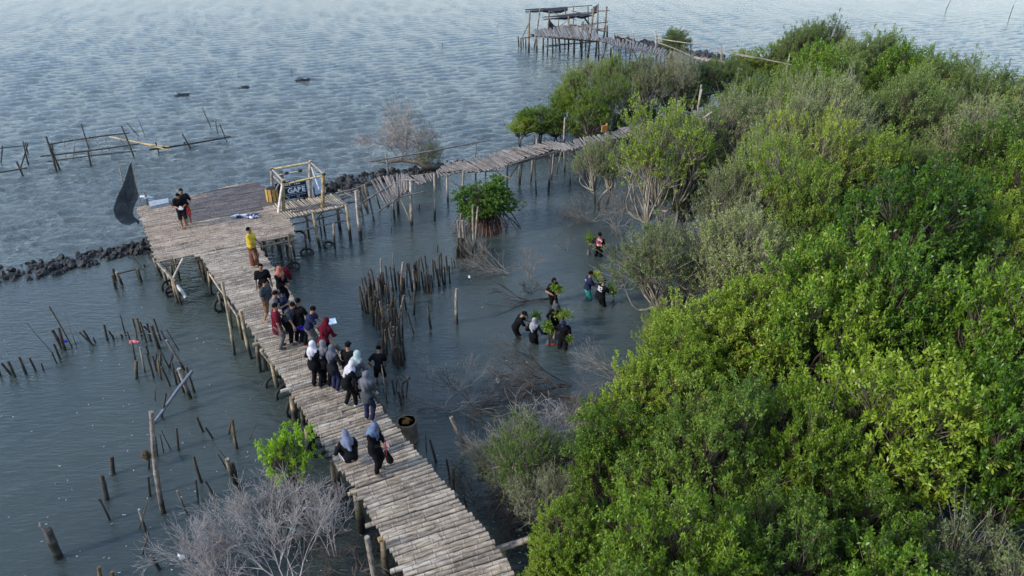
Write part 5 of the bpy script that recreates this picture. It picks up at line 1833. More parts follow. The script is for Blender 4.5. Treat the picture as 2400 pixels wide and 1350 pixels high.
pl = empty('pipe_line', P(1700, 210), 0, 'long black pipe running through the trees towards the skyline', 'pipe')
pts = [P(x, y, 2.8) for x, y in ((1470, 262), (1540, 248), (1600, 230), (1700, 213), (1780, 192), (1845, 172), (1900, 165))]
mb = MB()
mb.tube(pts, .07, 7)
mb.build('pipe', NET, pl)
for px, py, h in ((1755, 200, 3.3), (1842, 178, 4.3), (1640, 228, 3.6)):
    b = P(px, py, 2.8)
    culm(Vector((b.x, b.y, 0)), Vector((b.x, b.y, h)), .06, 'pipe_post', POSTG, pl)
tag(culm(P(1700, 120, 4.2), P(1875, 156, 4.0), .045, 'rail_pole', BAMG), 'long thin pole rail sloping down to the grove from the far walkway', 'rail')
# pale flecks drifting on the sheltered water
fa_, fb_ = [], []
rr = random.Random(21)
for k in range(420):
    p = P(rr.uniform(-200, 1560), rr.uniform(620, 1500))
    if p.y > shore_y(p.x) - 1:
        continue
    s_ = rr.uniform(.012, .035) * (2 if rr.random() < .06 else 1)
    a_ = rr.random() * 3.1
    fa_.append(p[:2] + (.002,))
    fb_.append((p.x + math.cos(a_) * s_ * 1.6, p.y + math.sin(a_) * s_ * 1.6, .004))
o = link('foam_flecks', segs_mesh('foam_flecks', fa_, fb_, np.full(len(fa_), .012), np.full(len(fa_), .008), plain('foam', (.45, .47, .45), .8), 4))
tag(o, 'tiny pale flecks of foam and leaf scattered over the sheltered water', 'foam', kind='stuff')
rf = empty('roof_frame', P(1960, 150), 0, 'tip of a pale bamboo roof frame sticking out of the far trees', 'roof frame')
Yr = P(1950, 120, 4.5).y - 7
for a, b, r_ in (((1925, 117), (1990, 110), .09), ((1925, 117), (1960, 128), .08), ((1932, 122), (1985, 112), .06), ((1934, 118), (1933, 136), .12), ((1942, 131), (1975, 112), .07), ((1950, 116), (1978, 122), .05)):
    culm(atY(*a, Yr), atY(*b, Yr + .5), r_, 'rafter', POSTG, rf)
mb = MB()
mb.box(atY(1981, 110, Yr + .3), (.7, .4, .15))
mb.build('dark_cap', NET, rf, False)


def scrap(px, py, z, s, mat, label):
    mb = MB()
    c = P(px, py, z)
    n = 5
    for i in range(n):
        for j in range(n):
            mb.v.append((c + Vector(((i / n - .5) * s, random.uniform(-.3, .3) * s, (j / n - .5) * s * 1.3 + random.uniform(-.1, .1) * s)))[:])
            mb.uv.append((0, 0))
    for i in range(n - 1):
        for j in range(n - 1):
            mb.f.append((i * n + j, (i + 1) * n + j, (i + 1) * n + j + 1, i * n + j + 1))
            mb.m.append(0)
    tag(mb.build('plastic_bag', mat), label, 'plastic bag')


BAG = plain('bag_white', (.7, .72, .75), .5, .1)
scrap(1168, 890, .35, .16, BAG, 'white plastic bag caught on the dead branches in the lower lagoon')
scrap(428, 1303, .8, .2, BAG, 'white plastic rag hanging in the bare shrub at bottom left')
scrap(1100, 648, .4, .1, BAG, 'small whitish plastic scrap on the pale arching branches')
scrap(984, 1130 + 165, .2, .1, BAG, 'small pale scrap near the foot of the scrubby bush')
scrap(686, 1243, .4, .14, plain('bag_teal', (.2, .42, .42), .5), 'faded teal plastic scrap in the root tangle under the bright bush')


# ------------------------------------------------------------------ people
def sd_caps(G, a, b, ra, rb):
    a, b = np.asarray(a, float), np.asarray(b, float)
    ab = b - a
    t = np.clip(((G - a) @ ab) / max(ab @ ab, 1e-9), 0, 1)
    return np.linalg.norm(G - a - t[..., None] * ab, axis=-1) - (ra + (rb - ra) * t)


def sd_ell(G, c, r, M=None):
    q = G - np.asarray(c, float)
    if M is not None:
        q = q @ M
    r = np.asarray(r, float)
    return (np.linalg.norm(q / r, axis=-1) - 1) * r.min()


def surface_nets(fn, lo, hi, h):
    lo, hi = np.asarray(lo, float), np.asarray(hi, float)
    n = np.maximum(((hi - lo) / h).astype(int) + 2, 4)
    ax = [lo[i] + np.arange(n[i]) * h for i in range(3)]
    G = np.stack(np.meshgrid(*ax, indexing='ij'), -1)
    D = fn(G)
    s = D < 0
    cs = np.zeros(tuple(n - 1), int)
    acc = np.zeros(tuple(n - 1) + (3,))
    cnt = np.zeros(tuple(n - 1))
    for dx in (0, 1):
        for dy in (0, 1):
            for dz in (0, 1):
                cs += s[dx:n[0] - 1 + dx, dy:n[1] - 1 + dy, dz:n[2] - 1 + dz]
    for axis in range(3):
        e = np.eye(3, dtype=int)[axis]
        o1, o2 = [i for i in range(3) if i != axis]
        for p in (0, 1):
            for q in (0, 1):
                st = [0, 0, 0]
                st[o1], st[o2] = p, q
                A_ = tuple(slice(st[i], n[i] - 1 + st[i]) for i in range(3))
                B_ = tuple(slice(st[i] + e[i], n[i] - 1 + st[i] + e[i]) for i in range(3))
                da, db = D[A_], D[B_]
                m = (da < 0) != (db < 0)
                t = np.where(m, da / np.where(m, da - db, 1), 0)
                pos = G[A_] + (t * h)[..., None] * e
                acc += np.where(m[..., None], pos, 0)
                cnt += m
    act = (cs > 0) & (cs < 8)
    idx = -np.ones(act.shape, int)
    idx[act] = np.arange(act.sum())
    V = acc[act] / np.maximum(cnt[act], 1)[:, None]
    F = []
    for axis in range(3):
        o1, o2 = (axis + 1) % 3, (axis + 2) % 3
        sl0 = [slice(1, -1)] * 3
        sl0[axis] = slice(0, n[axis] - 1)
        sa = s[tuple(sl0)]
        sl1 = list(sl0)
        sl1[axis] = slice(1, n[axis])
        sb = s[tuple(sl1)]
        for sign in (0, 1):
            m = (sa & ~sb) if sign == 0 else (~sa & sb)
            c = np.argwhere(m)
            if not len(c):
                continue
            off = np.ones(3, int)
            off[axis] = 0
            c = c + off
            q = []
            for (p1, p2) in ((-1, -1), (0, -1), (0, 0), (-1, 0)):
                k = c.copy()
                k[:, o1] += p1
                k[:, o2] += p2
                q.append(idx[k[:, 0], k[:, 1], k[:, 2]])
            q = np.stack(q, 1)
            if sign == 1:
                q = q[:, ::-1]
            F.append(q)
    F = np.concatenate(F)
    F = F[(F >= 0).all(1)]
    return V, F


def sdf_mesh(name, prims, h, mat, k=.018, post=None, extra=None):
    """prims: ('c', a, b, ra, rb) capsules or ('e', centre, radii)"""
    los, his = [], []
    for p in prims:
        if p[0] == 'c':
            r = max(p[3], p[4])
            los += [np.minimum(p[1], p[2]) - r]
            his += [np.maximum(p[1], p[2]) + r]
        else:
            r = max(p[2])
            los += [np.asarray(p[1]) - r]
            his += [np.asarray(p[1]) + r]
    lo, hi = np.min(los, 0) - 2.5 * h, np.max(his, 0) + 2.5 * h

    def fn(G):
        S = np.zeros(G.shape[:-1])
        for p in prims:
            d = sd_caps(G, *p[1:]) if p[0] == 'c' else sd_ell(G, p[1], p[2], p[3] if len(p) > 3 else None)
            S += np.exp(-np.clip(d, -.5, .6) / k)
        D = -k * np.log(S + 1e-30)
        return post(G, D) if post else D
    V, F = surface_nets(fn, lo, hi, h)
    if extra is not None:
        EV, EF = extra
        F = np.concatenate([F, EF + len(V)])
        V = np.concatenate([V, EV])
    return mesh_np(name, V, F, mat, smooth=True)


def ik(a, b, l1, l2, hint):
    a, b, hint = np.asarray(a, float), np.asarray(b, float), np.asarray(hint, float)
    d = b - a
    L = np.linalg.norm(d)
    if L > (l1 + l2) * .995:
        b = a + d / L * (l1 + l2) * .995
        d = b - a
        L = np.linalg.norm(d)
    u = d / L
    x = (l1 * l1 - l2 * l2 + L * L) / (2 * L)
    hgt = math.sqrt(max(l1 * l1 - x * x, 0))
    hv = hint - u * (hint @ u)
    hv /= np.linalg.norm(hv) + 1e-9
    return a + u * x + hv * hgt, b


SKIN = plain('skin', (.25, .135, .085), .55, .12, 8)
HAIR = plain('hair_black', (.005, .0045, .004), .9, .3, 20, .05)


def cloth(col, name=None):
    return plain(name or 'cloth_%02x%02x%02x' % tuple(int(min(c, 1) * 255) for c in col), col, .92, .22, 9, .08, .35)


def tubes4(list_of, sides=5):
    """plain tubes as (V, quads) arrays for joining into a body"""
    V, F = [], []
    for pts, rad in list_of:
        pts = [np.asarray(p, float) for p in pts]
        b = len(V)
        for i, p in enumerate(pts):
            t = pts[min(i + 1, len(pts) - 1)] - pts[max(i - 1, 0)]
            t /= np.linalg.norm(t) + 1e-9
            a = np.cross(t, [0.3, 0.2, 1.] if abs(t[2]) < .9 else [1., 0, .1])
            a /= np.linalg.norm(a)
            c = np.cross(t, a)
            for k in range(sides):
                an = 6.2832 * k / sides
                V.append(p + (a * math.cos(an) + c * math.sin(an)) * rad[i])
        for i in range(len(pts) - 1):
            for k in range(sides):
                F.append((b + i * sides + k, b + i * sides + (k + 1) % sides, b + (i + 1) * sides + (k + 1) % sides, b + (i + 1) * sides + k))
        e = b + (len(pts) - 1) * sides
        F.append((e, e + 1, e + 2, e + 3))
    return np.array(V), np.array(F)


def person(pos, face, label, h=1.65, lean=0., pitch=0., hyaw=0., pz=None, feet=None, L=None, Rr=None, top=None, sleeve='short', bottom=None, bcol=None,
           hijab=None, cap=None, hair=True, shoes=None, stripe=None, belly=0., mask=None, hat=None, print_=None, hood=None, group=None, torso_long=0., side=0., skirt=None, knee=None):
    """built facing +Y at the origin, then turned; L / Rr are hand targets"""
    h = h * .94
    s = h / 1.7
    root = empty('person', pos, R(face) - math.pi / 2, label, 'person', group)
    pz = (pz if pz is not None else .93) * s
    ln, pt, hy = R(lean), R(pitch), R(hyaw)
    td = np.array([math.sin(R(side)), math.sin(ln), math.cos(ln)])
    td /= np.linalg.norm(td)
    fwd = np.array([0, math.cos(ln), -math.sin(ln)])
    pel = np.array([0, -.1 * math.sin(ln), pz])
    nb = pel + td * .52 * s
    chest = pel + td * .36 * s
    shz = pel + td * .46 * s
    ha = ln * .55 + pt
    hd = np.array([0, math.sin(ha), math.cos(ha)])
    head = nb + hd * .175 * s
    look = np.array([math.sin(-hy) * -1, math.cos(hy) * math.cos(ha), -math.sin(ha)])
    look /= np.linalg.norm(look)
    rt = np.cross(look, hd)
    rt /= np.linalg.norm(rt)
    hd2 = np.cross(rt, look)
    HM = np.stack([rt, look, hd2], 1)
    feet = feet or [(-.1, .02, 0), (.1, -.03, 0)]
    L = np.array(L if L is not None else (-.27, .05, .83)) * s
    Rh = np.array(Rr if Rr is not None else (.27, .05, .83)) * s
    body, extra = [], []
    body += [('e', head, np.array([.072, .09, .11]) * s, HM), ('c', nb - td * .02, head - hd * .06, .055 * s, .05 * s),
             ('e', head + look * .035 * s - hd2 * .055 * s, np.array([.045, .05, .05]) * s, HM),
             ('c', pel + np.array([-.06, 0, 0]), pel + np.array([.06, 0, 0]), .12 * s, .12 * s), ('c', pel, chest, .125 * s, .135 * s),
             ('c', chest + np.array([-.07, 0, 0]), chest + np.array([.07, 0, 0]), .11 * s, .11 * s), ('c', shz + np.array([-.15, 0, 0]) * s, shz + np.array([.15, 0, 0]) * s, .06 * s, .06 * s)]
    arms, legs = [], []
    for sx, hand in ((-1, L), (1, Rh)):
        sh = shz + np.array([sx * .185 * s, 0, .0])
        el, wr = ik(sh, hand, .29 * s, .26 * s, np.array([sx * .6, -.7, -.5]))
        arms.append((sh, el, wr))
        fd = wr - el
        fd /= np.linalg.norm(fd)
        body += [('c', sh, el, .05 * s, .04 * s), ('c', el, wr, .04 * s, .027 * s), ('c', wr, wr + fd * .07 * s, .026 * s, .032 * s)]
        sd_ = np.cross(fd, [0, 0, 1.]) if abs(fd[2]) < .9 else np.array([0, 1., 0])
        sd_ /= np.linalg.norm(sd_) + 1e-9
        cu = np.cross(fd, sd_)
        for i, (o_, ln_) in enumerate(((-1.5, .062), (-.5, .075), (.5, .08), (1.5, .07))):
            p = wr + fd * .08 * s + sd_ * o_ * .017 * s
            extra.append(([p, p + fd * ln_ * .55 * s + cu * .008, p + fd * ln_ * .9 * s + cu * .03], [.009 * s, .008 * s, .006 * s]))
        p = wr + fd * .03 * s + sd_ * .03 * s
        extra.append(([p, p + (fd * .6 + sd_ * .8) * .035 * s, p + (fd * 1.1 + sd_ * .9) * .05 * s], [.011 * s, .01 * s, .007 * s]))
    for sx, ft in zip((-1, 1), feet):
        hip = pel + np.array([sx * .09 * s, 0, -.03])
        an = np.array([ft[0], ft[1], ft[2] + .08]) * s
        kh = np.array([sx * .15, 1, .3]) if knee is None else np.array(knee) * np.array([sx, 1, 1])
        kn, an = ik(hip, an, .44 * s, .42 * s, kh)
        legs.append((hip, kn, an))
        body += [('c', hip, kn, .085 * s, .055 * s), ('c', kn, an, .055 * s, .036 * s), ('c', an - np.array([0, .02, .045]) * s, an + np.array([sx * .03, .14, -.055]) * s, .034 * s, .026 * s)]
    # nose and ears
    extra.append(([head + look * .07 * s + hd2 * .02 * s, head + look * .1 * s - hd2 * .015 * s, head + look * .085 * s - hd2 * .03 * s], [.008 * s, .014 * s, .008 * s]))
    for sx in (-1, 1):
        extra.append(([head + rt * sx * .068 * s - hd2 * .03 * s, head + rt * sx * .082 * s, head + rt * sx * .07 * s + hd2 * .025 * s], [.008 * s, .012 * s, .008 * s]))
    link('body', sdf_mesh('body', body, .021, SKIN, .014, extra=tubes4(extra)), root)
    # eyes and mouth
    mb = MB()
    for sx in (-1, 1):
        p = Vector(head + look * .082 * s + rt * sx * .03 * s + hd2 * .015 * s)
        mb.tube([p - Vector(rt) * .012, p + Vector(rt) * .012], .009, 5)
    p = Vector(head + look * .083 * s - hd2 * .055 * s)
    mb.tube([p - Vector(rt) * .018, p + Vector(rt) * .018], .007, 5, mi=1)
    link('face', mb.mesh('face', [HAIR, plain('lips', (.25, .08, .07), .6)]), root)
    e_ = .02
    if top is not None:
        tp = [('c', pel + np.array([-.06, belly * .3, .02]), pel + np.array([.06, belly * .3, .02]), .135 * s, .135 * s), ('c', pel + td * .05, chest, (.14 + belly) * s, .15 * s),
              ('c', chest + np.array([-.07, 0, 0]), chest + np.array([.07, 0, 0]), .125 * s, .125 * s), ('c', shz + np.array([-.14, 0, 0]) * s, shz + np.array([.14, 0, 0]) * s, .078 * s, .078 * s)]
        if torso_long:
            tp += [('c', pel, pel - np.array([0, 0, torso_long * s]), .15 * s, .175 * s)]
        for sh, el, wr in arms:
            if sleeve == 'short':
                tp += [('c', sh, sh + (el - sh) * .75, .072 * s, .07 * s)]
            elif sleeve == 'long':
                tp += [('c', sh, el, .068 * s, .056 * s), ('c', el, wr - (wr - el) * .06, .056 * s, .042 * s)]

        def wr_(G, D):
            return D + .006 * np.sin(G[..., 2] * 38 + G[..., 0] * 22 + 3 * np.sin(G[..., 1] * 14)) * 1.0
        link('shirt' if not torso_long else 'tunic', sdf_mesh('shirt', tp, .024, top, .016, wr_), root)
    if bottom:
        bt = [('c', pel + np.array([-.06, 0, -.0]), pel + np.array([.06, 0, -.0]), .132 * s, .132 * s)]
        if bottom == 'sarong':
            f0 = (legs[0][2] + legs[1][2]) / 2
            bt += [('c', pel, f0 + np.array([0, 0, .06]), .15 * s, .17 * s), ('c', pel + np.array([-.05, 0, 0]), legs[0][2] + np.array([-.0, 0, .08]), .12 * s, .11 * s), ('c', pel + np.array([.05, 0, 0]), legs[1][2] + np.array([0, 0, .08]), .12 * s, .11 * s)]
        else:
            for hip, kn, an in legs:
                if bottom == 'shorts':
                    bt += [('c', hip, hip + (kn - hip) * .92, .105 * s, .088 * s)]
                else:
                    bt += [('c', hip, kn, .105 * s, .08 * s), ('c', kn, an + np.array([0, 0, .01]), .08 * s, .068 * s)]

        def cutb(G, D):
            D = D + .006 * np.sin(G[..., 2] * 30 + G[..., 0] * 40)
            if bottom == 'sarong':
                return np.maximum(D, (min(legs[0][2][2], legs[1][2][2]) + .02) - G[..., 2])
            return D
        link({'sarong': 'sarong', 'shorts': 'shorts'}.get(bottom, 'trousers'), sdf_mesh('trousers', bt, .024, bcol, .012, cutb), root)
    if stripe is not None:
        mb = MB()
        for hip, kn, an in legs[:1]:
            o_ = Vector((-1, -.15, 0)).normalized()
            mb.tube([Vector(hip) + o_ * .1 * s, Vector(kn) + o_ * .082 * s, Vector(an) + o_ * .068 * s], .02, 5)
        link('side_stripe', mb.mesh('side_stripe', stripe), root)
    if hijab is not None:
        back = head - look * .022 * s + hd2 * .012 * s
        hj = [('e', back, np.array([.102, .108, .13]) * s, HM), ('c', back - hd2 * .07 * s, nb + td * .0, .085 * s, .095 * s),
              ('c', nb, shz - td * .03 * s - fwd * .03 * s, .1 * s, .15 * s), ('c', shz + np.array([-.12, 0, 0]) * s, shz + np.array([.12, 0, 0]) * s, .1 * s, .1 * s),
              ('c', shz - fwd * .04 * s, shz - fwd * .1 * s - td * .2 * s, .14 * s, .075 * s), ('c', shz + fwd * .04 * s, shz + fwd * .09 * s - td * .16 * s, .13 * s, .07 * s)]

        def drape(G, D):
            q = G - head
            facec = np.linalg.norm((q - look * .085 * s + hd2 * .01 * s) / np.array([.062 * s, .062 * s, .078 * s]), axis=-1) - 1
            D = np.maximum(D, -facec * .06)
            an = np.arctan2(G[..., 1] - shz[1], G[..., 0])
            low = np.clip((nb[2] + .05 - G[..., 2]) / .2, 0, 1)
            return D + .014 * low * np.sin(an * 9 + G[..., 2] * 11) + .006 * np.sin(G[..., 2] * 34 + G[..., 0] * 26)
        link('hijab', sdf_mesh('hijab', hj, .019, hijab, .02, drape), root)
    elif hood is not None:
        hj = [('e', head - look * .02 * s, np.array([.1, .11, .13]) * s, HM), ('c', head - hd2 * .08 * s, nb, .085 * s, .1 * s)]

        def dr2(G, D):
            q = G - head
            return np.maximum(D, -(np.linalg.norm((q - look * .085 * s) / (.065 * s), axis=-1) - 1) * .06)
        link('hood', sdf_mesh('hood', hj, .02, hood, .02, dr2), root)
    elif hat is not None:
        mb = MB()
        c = Vector(head + hd2 * .05 * s)
        u_ = Vector(hd2)
        mb.tube([c - u_ * .02, c, c + u_ * .02, c + u_ * .09, c + u_ * .1], [.17 * s, .15 * s, .1 * s, .085 * s, .03], 14)
        link('bucket_hat', mb.mesh('bucket_hat', hat), root)
        link('hair', sdf_mesh('hair', [('e', head - look * .02 * s, np.array([.08, .09, .1]) * s, HM)], .022, HAIR), root)
    elif hair:
        hs = [('e', head - look * .018 * s + hd2 * .028 * s, np.array([.083, .1, .1]) * s, HM)]

        def hr(G, D):
            q = G - head
            D = np.maximum(D, (q @ look) - .055 * s - np.maximum(0, (q @ hd2) - .05 * s) * .8)
            D = np.maximum(D, -(q @ hd2) - .045 * s)
            return D + .006 * np.sin(G[..., 0] * 120) * np.sin(G[..., 1] * 110 + G[..., 2] * 90)
        link('hair', sdf_mesh('hair', hs, .017, HAIR, .01, hr), root)
        if cap is not None:
            mb = MB()
            c = Vector(head + hd2 * .045 * s)
            u_, l_ = Vector(hd2), Vector(look)
            mb.tube([c, c + u_ * .03, c + u_ * .065, c + u_ * .09], [.104 * s, .1 * s, .075 * s, .02], 14)
            b0 = c + l_ * .09 * s
            rv = Vector(rt)
            n = len(mb.v)
            for q in (b0 - rv * .07, b0 + rv * .07, b0 + rv * .05 + l_ * .085, b0 - rv * .05 + l_ * .085):
                mb.v.append((q + u_ * .005)[:])
                mb.uv.append((0, 0))
            for q in (b0 - rv * .07, b0 + rv * .07, b0 + rv * .05 + l_ * .085, b0 - rv * .05 + l_ * .085):
                mb.v.append((q - u_ * .008)[:])
                mb.uv.append((0, 0))
            for f in ((0, 1, 2, 3), (7, 6, 5, 4), (0, 4, 5, 1), (1, 5, 6, 2), (2, 6, 7, 3), (3, 7, 4, 0)):
                mb.f.append(tuple(n + i for i in f))
                mb.m.append(0)
            link('cap', mb.mesh('cap', cap), root)
    if mask is not None:
        link('face_mask', sdf_mesh('face_mask', [('e', head + look * .055 * s - hd2 * .04 * s, np.array([.06, .05, .045]) * s, HM)], .016, mask), root)
    if shoes is not None:
        mb = []
        for sx, (hip, kn, an) in zip((-1, 1), legs):
            link('shoe', sdf_mesh('shoe', [('c', an - np.array([0, .03, .045]) * s, an + np.array([sx * .03, .16, -.05]) * s, .046 * s, .036 * s)], .02, shoes,
                                  post=lambda G, D, z0=an[2]: np.maximum(D, G[..., 2] - z0 - .01)), root)
    if print_ is not None:
        m_, w_, h_, rows = print_
        mb = MB()
        r_ = random.Random(3)
        c = chest - fwd * .152 * s + td * .03
        for i in range(rows):
            for j in range(5):
                if r_.random() < .8:
                    x = (j - 2) / 5 * w_
                    z_ = (i / max(rows - 1, 1) - .5) * h_
                    q = c + np.array([x, .02 * abs(x) * 8, 0]) + td * z_
                    mb.box(q, (w_ / 5 * r_.uniform(.5, 1), .02, h_ / rows * r_.uniform(.5, .95)), mi=r_.randrange(len(m_)))
        link('back_print', mb.mesh('back_print', m_, False), root)
    if skirt:
        pass
    # world places of the hands, for what they hold
    M = Matrix.Translation(Vector(pos)) @ Matrix.Rotation(R(face) - math.pi / 2, 4, 'Z')
    out = []
    for sh, el, wr in arms:
        fd = (wr - el) / np.linalg.norm(wr - el)
        out.append(M @ Vector(wr + fd * .09))
    return out


BLK = cloth((.006, .006, .007), 'cloth_black')
BLK2 = cloth((.011, .011, .015), 'cloth_washed_black')
NAVY = cloth((.015, .018, .045), 'cloth_dark_navy')
GRY = cloth((.11, .105, .105), 'cloth_grey')
CHAR = cloth((.05, .055, .06), 'cloth_charcoal')
MAR = cloth((.09, .008, .016), 'cloth_maroon')
RED = cloth((.075, .006, .012), 'cloth_deep_red')
YEL = cloth((.47, .32, .03), 'cloth_yellow')
BRN = cloth((.13, .05, .03), 'cloth_brown')
JEAN = cloth((.2, .32, .5), 'cloth_light_denim')
WHT = cloth((.42, .4, .43), 'cloth_offwhite')
MAUVE = cloth((.15, .135, .15), 'cloth_mauve_grey')
SLATE = cloth((.08, .08, .1), 'cloth_slate')
MINT = cloth((.27, .33, .32), 'cloth_mint')
BLUE = cloth((.09, .12, .19), 'cloth_dusty_blue')
LILAC = cloth((.13, .14, .2), 'cloth_lilac_blue')
SALM = cloth((.3, .11, .075), 'cloth_salmon')
TEAL = cloth((.05, .3, .25), 'cloth_teal')
VIO = cloth((.03, .02, .2), 'cloth_violet')
KHA = cloth((.17, .09, .05), 'cloth_khaki_brown')
PINK = cloth((.6, .1, .13), 'print_pink')
WPR = cloth((.6, .6, .62), 'print_white')
ORG = cloth((.75, .28, .18), 'cloth_orange')
SHO = plain('shoe_dark', (.04, .035, .035), .6)
SAND = plain('sandal_pink', (.3, .2, .18), .6)


def D(px, py):
    return P(px, py, DZ + .005)


h = person(D(434, 533), -60, 'man in black tee and black shorts holding a white controller, front one on the platform', 1.68, 4, 30, top=BLK, bottom='shorts', bcol=BLK2, L=(-.08, .3, 1.08), Rr=(.1, .3, 1.08), feet=[(-.1, .05, 0), (.11, -.02, 0)])
mb = MB()
c = (h[0] + h[1]) / 2
mb.box(c, (.18, .12, .06)).box(c + Vector((0, 0, .06)), (.1, .02, .1)).tube([c + Vector((-.05, 0, .03)), c + Vector((-.05, 0, .09))], .01, 5)
tag(mb.build('remote_controller', PVC, None, False), 'white remote controller in the hands of the man on the platform', 'controller')
person(D(443, 525), -65, 'man in dark tee and red shorts standing behind the man with the controller', 1.72, 2, 15, top=BLK2, bottom='shorts', bcol=cloth((.3, .04, .03)), L=(-.2, .25, 1.0), Rr=(.3, .05, .85), feet=[(-.1, 0, 0), (.14, .05, 0)])
person(D(599, 624), -5, 'man in yellow polo shirt and brown sarong standing at the top of the walkway', 1.7, 0, 4, top=YEL, sleeve='short', bottom='sarong', bcol=BRN, L=(-.08, .33, 1.08), Rr=(.1, .34, 1.04), belly=.035)
person(D(628, 716), -70, 'smiling man in black tee at the back of the walkway group', 1.7, 0, 8, top=BLK, bottom='trousers', bcol=BLK2, shoes=SHO)
h = person(D(667, 716), -25, 'woman in salmon hijab with a maroon shawl at the back right of the group', 1.6, 3, 12, top=BLK, sleeve='long', bottom='trousers', bcol=BLK, hijab=SALM, L=(-.1, .28, 1.0), Rr=(.1, .3, 1.0), torso_long=.2)
c = D(683, 700)
o = link('maroon_shawl', sdf_mesh('shawl', [('c', (0, 0, 1.1), (.08, 0, .85), .09, .08), ('c', (-.1, 0, 1.2), (.04, 0, 1.0), .07, .09)], .025, MAR, .03, lambda G, D_: D_ + .01 * np.sin(G[..., 2] * 40 + G[..., 0] * 30)), None, c)
tag(o, 'maroon shawl bundle hanging over the arm of the woman in the salmon hijab', 'shawl')
person(D(634, 752), -20, 'man in charcoal tee and brown shorts at the left of the walkway group', 1.66, 3, 18, top=CHAR, bottom='shorts', bcol=KHA, L=(-.2, .2, .85), feet=[(-.1, .1, 0), (.12, -.15, 0)])
h = person(D(652, 782), 15, 'person in grey shirt, pale jeans and blue face mask reaching both hands forward', 1.66, 12, 18, top=GRY, sleeve='short', bottom='trousers', bcol=JEAN, hair=True, mask=cloth((.35, .6, .8)), L=(-.12, .46, 1.18), Rr=(.14, .46, 1.2))
person(D(678, 776), 195, 'person in dark violet top and dark cap facing left in the middle of the group', 1.62, 6, 22, top=VIO if False else NAVY, sleeve='short', bottom='trousers', bcol=BLK, cap=SLATE, L=(-.1, .36, 1.12), Rr=(.14, .34, 1.15), shoes=SHO)
h = person(D(690, 803), -35, 'man in dark tee bending over a violet cloth in the middle of the group', 1.7, 24, 20, top=CHAR, bottom='trousers', bcol=BLK, L=(-.12, .4, .86), Rr=(.18, .42, .82), shoes=SHO)
cloth_heap('violet_cloth', h[0] + Vector((-.02, -.02, -.14)), .1, [cloth((.03, .015, .22), 'cloth_bright_violet')], 'bright violet cloth in the hands of the bending man', 'cloth', .3, 4)
h = person(D(659, 815), 25, 'man in long maroon shirt and grey trousers at the left edge of the walkway', 1.68, 3, 12, top=MAR, sleeve='short', bottom='trousers', bcol=GRY, shoes=SHO, torso_long=.22, L=(-.15, .34, 1.15))
cloth_heap('white_pouch', D(646, 812) + up * .75, .05, [PVC], 'small white pouch hanging at the side of the man in maroon', 'pouch', .12, 6)
person(D(712, 805), 60, 'man in black tee and black trousers seen from behind, right of centre in the group', 1.7, 4, 10, top=BLK, bottom='trousers', bcol=BLK2, shoes=MAR, L=(-.1, .35, 1.0), Rr=(.15, .35, 1.0))
h = person(D(735, 822), 5, 'man in navy tee and grey trousers leaning out to the bamboo handrail', 1.7, 16, 20, top=NAVY, bottom='trousers', bcol=GRY, shoes=MAR, L=(-.05, .5, 1.05), Rr=(.25, .5, .95))
mb = MB()
mb.box(h[0] + Vector((.08, .1, .02)), (.32, .22, .02), Matrix.Rotation(.4, 3, 'Z') @ Matrix.Rotation(.35, 3, 'X'))
tag(mb.build('paper_sheet', plain('paper_white', (.75, .8, .85), .7), None, False), 'white sheet held out over the handrail by the man in navy', 'paper')
person(D(768, 850), 70, 'woman in bright red hijab and red top bending towards the rail', 1.58, 25, 18, top=RED, sleeve='long', bottom='trousers', bcol=BLK, hijab=RED, torso_long=.15, L=(-.05, .42, .95), Rr=(.2, .42, .95))
person(D(744, 906), 65, 'woman in white hijab and black clothes, left of the three in a row', 1.6, 8, 8, top=BLK, sleeve='long', bottom='trousers', bcol=BLK, hijab=WHT, torso_long=.1, shoes=SHO, L=(-.2, .25, 1.0), Rr=(.1, .3, .98), feet=[(-.13, 0, 0), (.13, .02, 0)])
person(D(767, 902), 70, 'woman in mauve-grey hijab between the white and the slate hijab', 1.56, 6, 14, top=BLK, sleeve='long', bottom='trousers', bcol=BLK, hijab=MAUVE, torso_long=.1, shoes=SHO, L=(-.1, .3, 1.0), Rr=(.1, .3, .98))
person(D(788, 914), 60, 'woman in slate-grey hijab, right of the three in a row', 1.58, 7, 10, top=BLK2, sleeve='long', bottom='trousers', bcol=NAVY, hijab=SLATE, torso_long=.12, shoes=SAND, L=(-.1, .3, 1.0), Rr=(.26, .3, 1.02))
person(D(824, 912), 80, 'person with black headwear and black clothes behind the mint hijab at the rail', 1.6, 14, 12, top=BLK, sleeve='long', bottom='trousers', bcol=BLK, cap=BLK, torso_long=.1, L=(-.1, .35, 1.0), Rr=(.1, .38, 1.0))
person(D(842, 932), 60, 'woman in pale mint hijab looking over the handrail', 1.6, 14, 14, top=SLATE, sleeve='long', bottom='trousers', bcol=BLK, hijab=MINT, torso_long=.1, L=(-.1, .35, 1.0), Rr=(.15, .38, 1.0))
person(D(822, 950), 30, 'woman in white hijab and orange-striped black trousers, leaning forward', 1.56, 22, 16, top=BLK, sleeve='long', bottom='trousers', bcol=BLK, hijab=WHT, stripe=ORG, torso_long=.08, shoes=PVC, L=(-.1, .4, .9), Rr=(.15, .4, .9), feet=[(-.1, -.1, 0), (.12, .15, 0)])
person(D(867, 984), 75, 'woman in dark grey hijab and navy trousers standing closest of the rail group', 1.62, 8, 12, top=CHAR, sleeve='long', bottom='trousers', bcol=NAVY, hijab=cloth((.1, .1, .115)), torso_long=.12, shoes=SAND, L=(-.12, .3, 1.0), Rr=(.12, .32, 1.0))
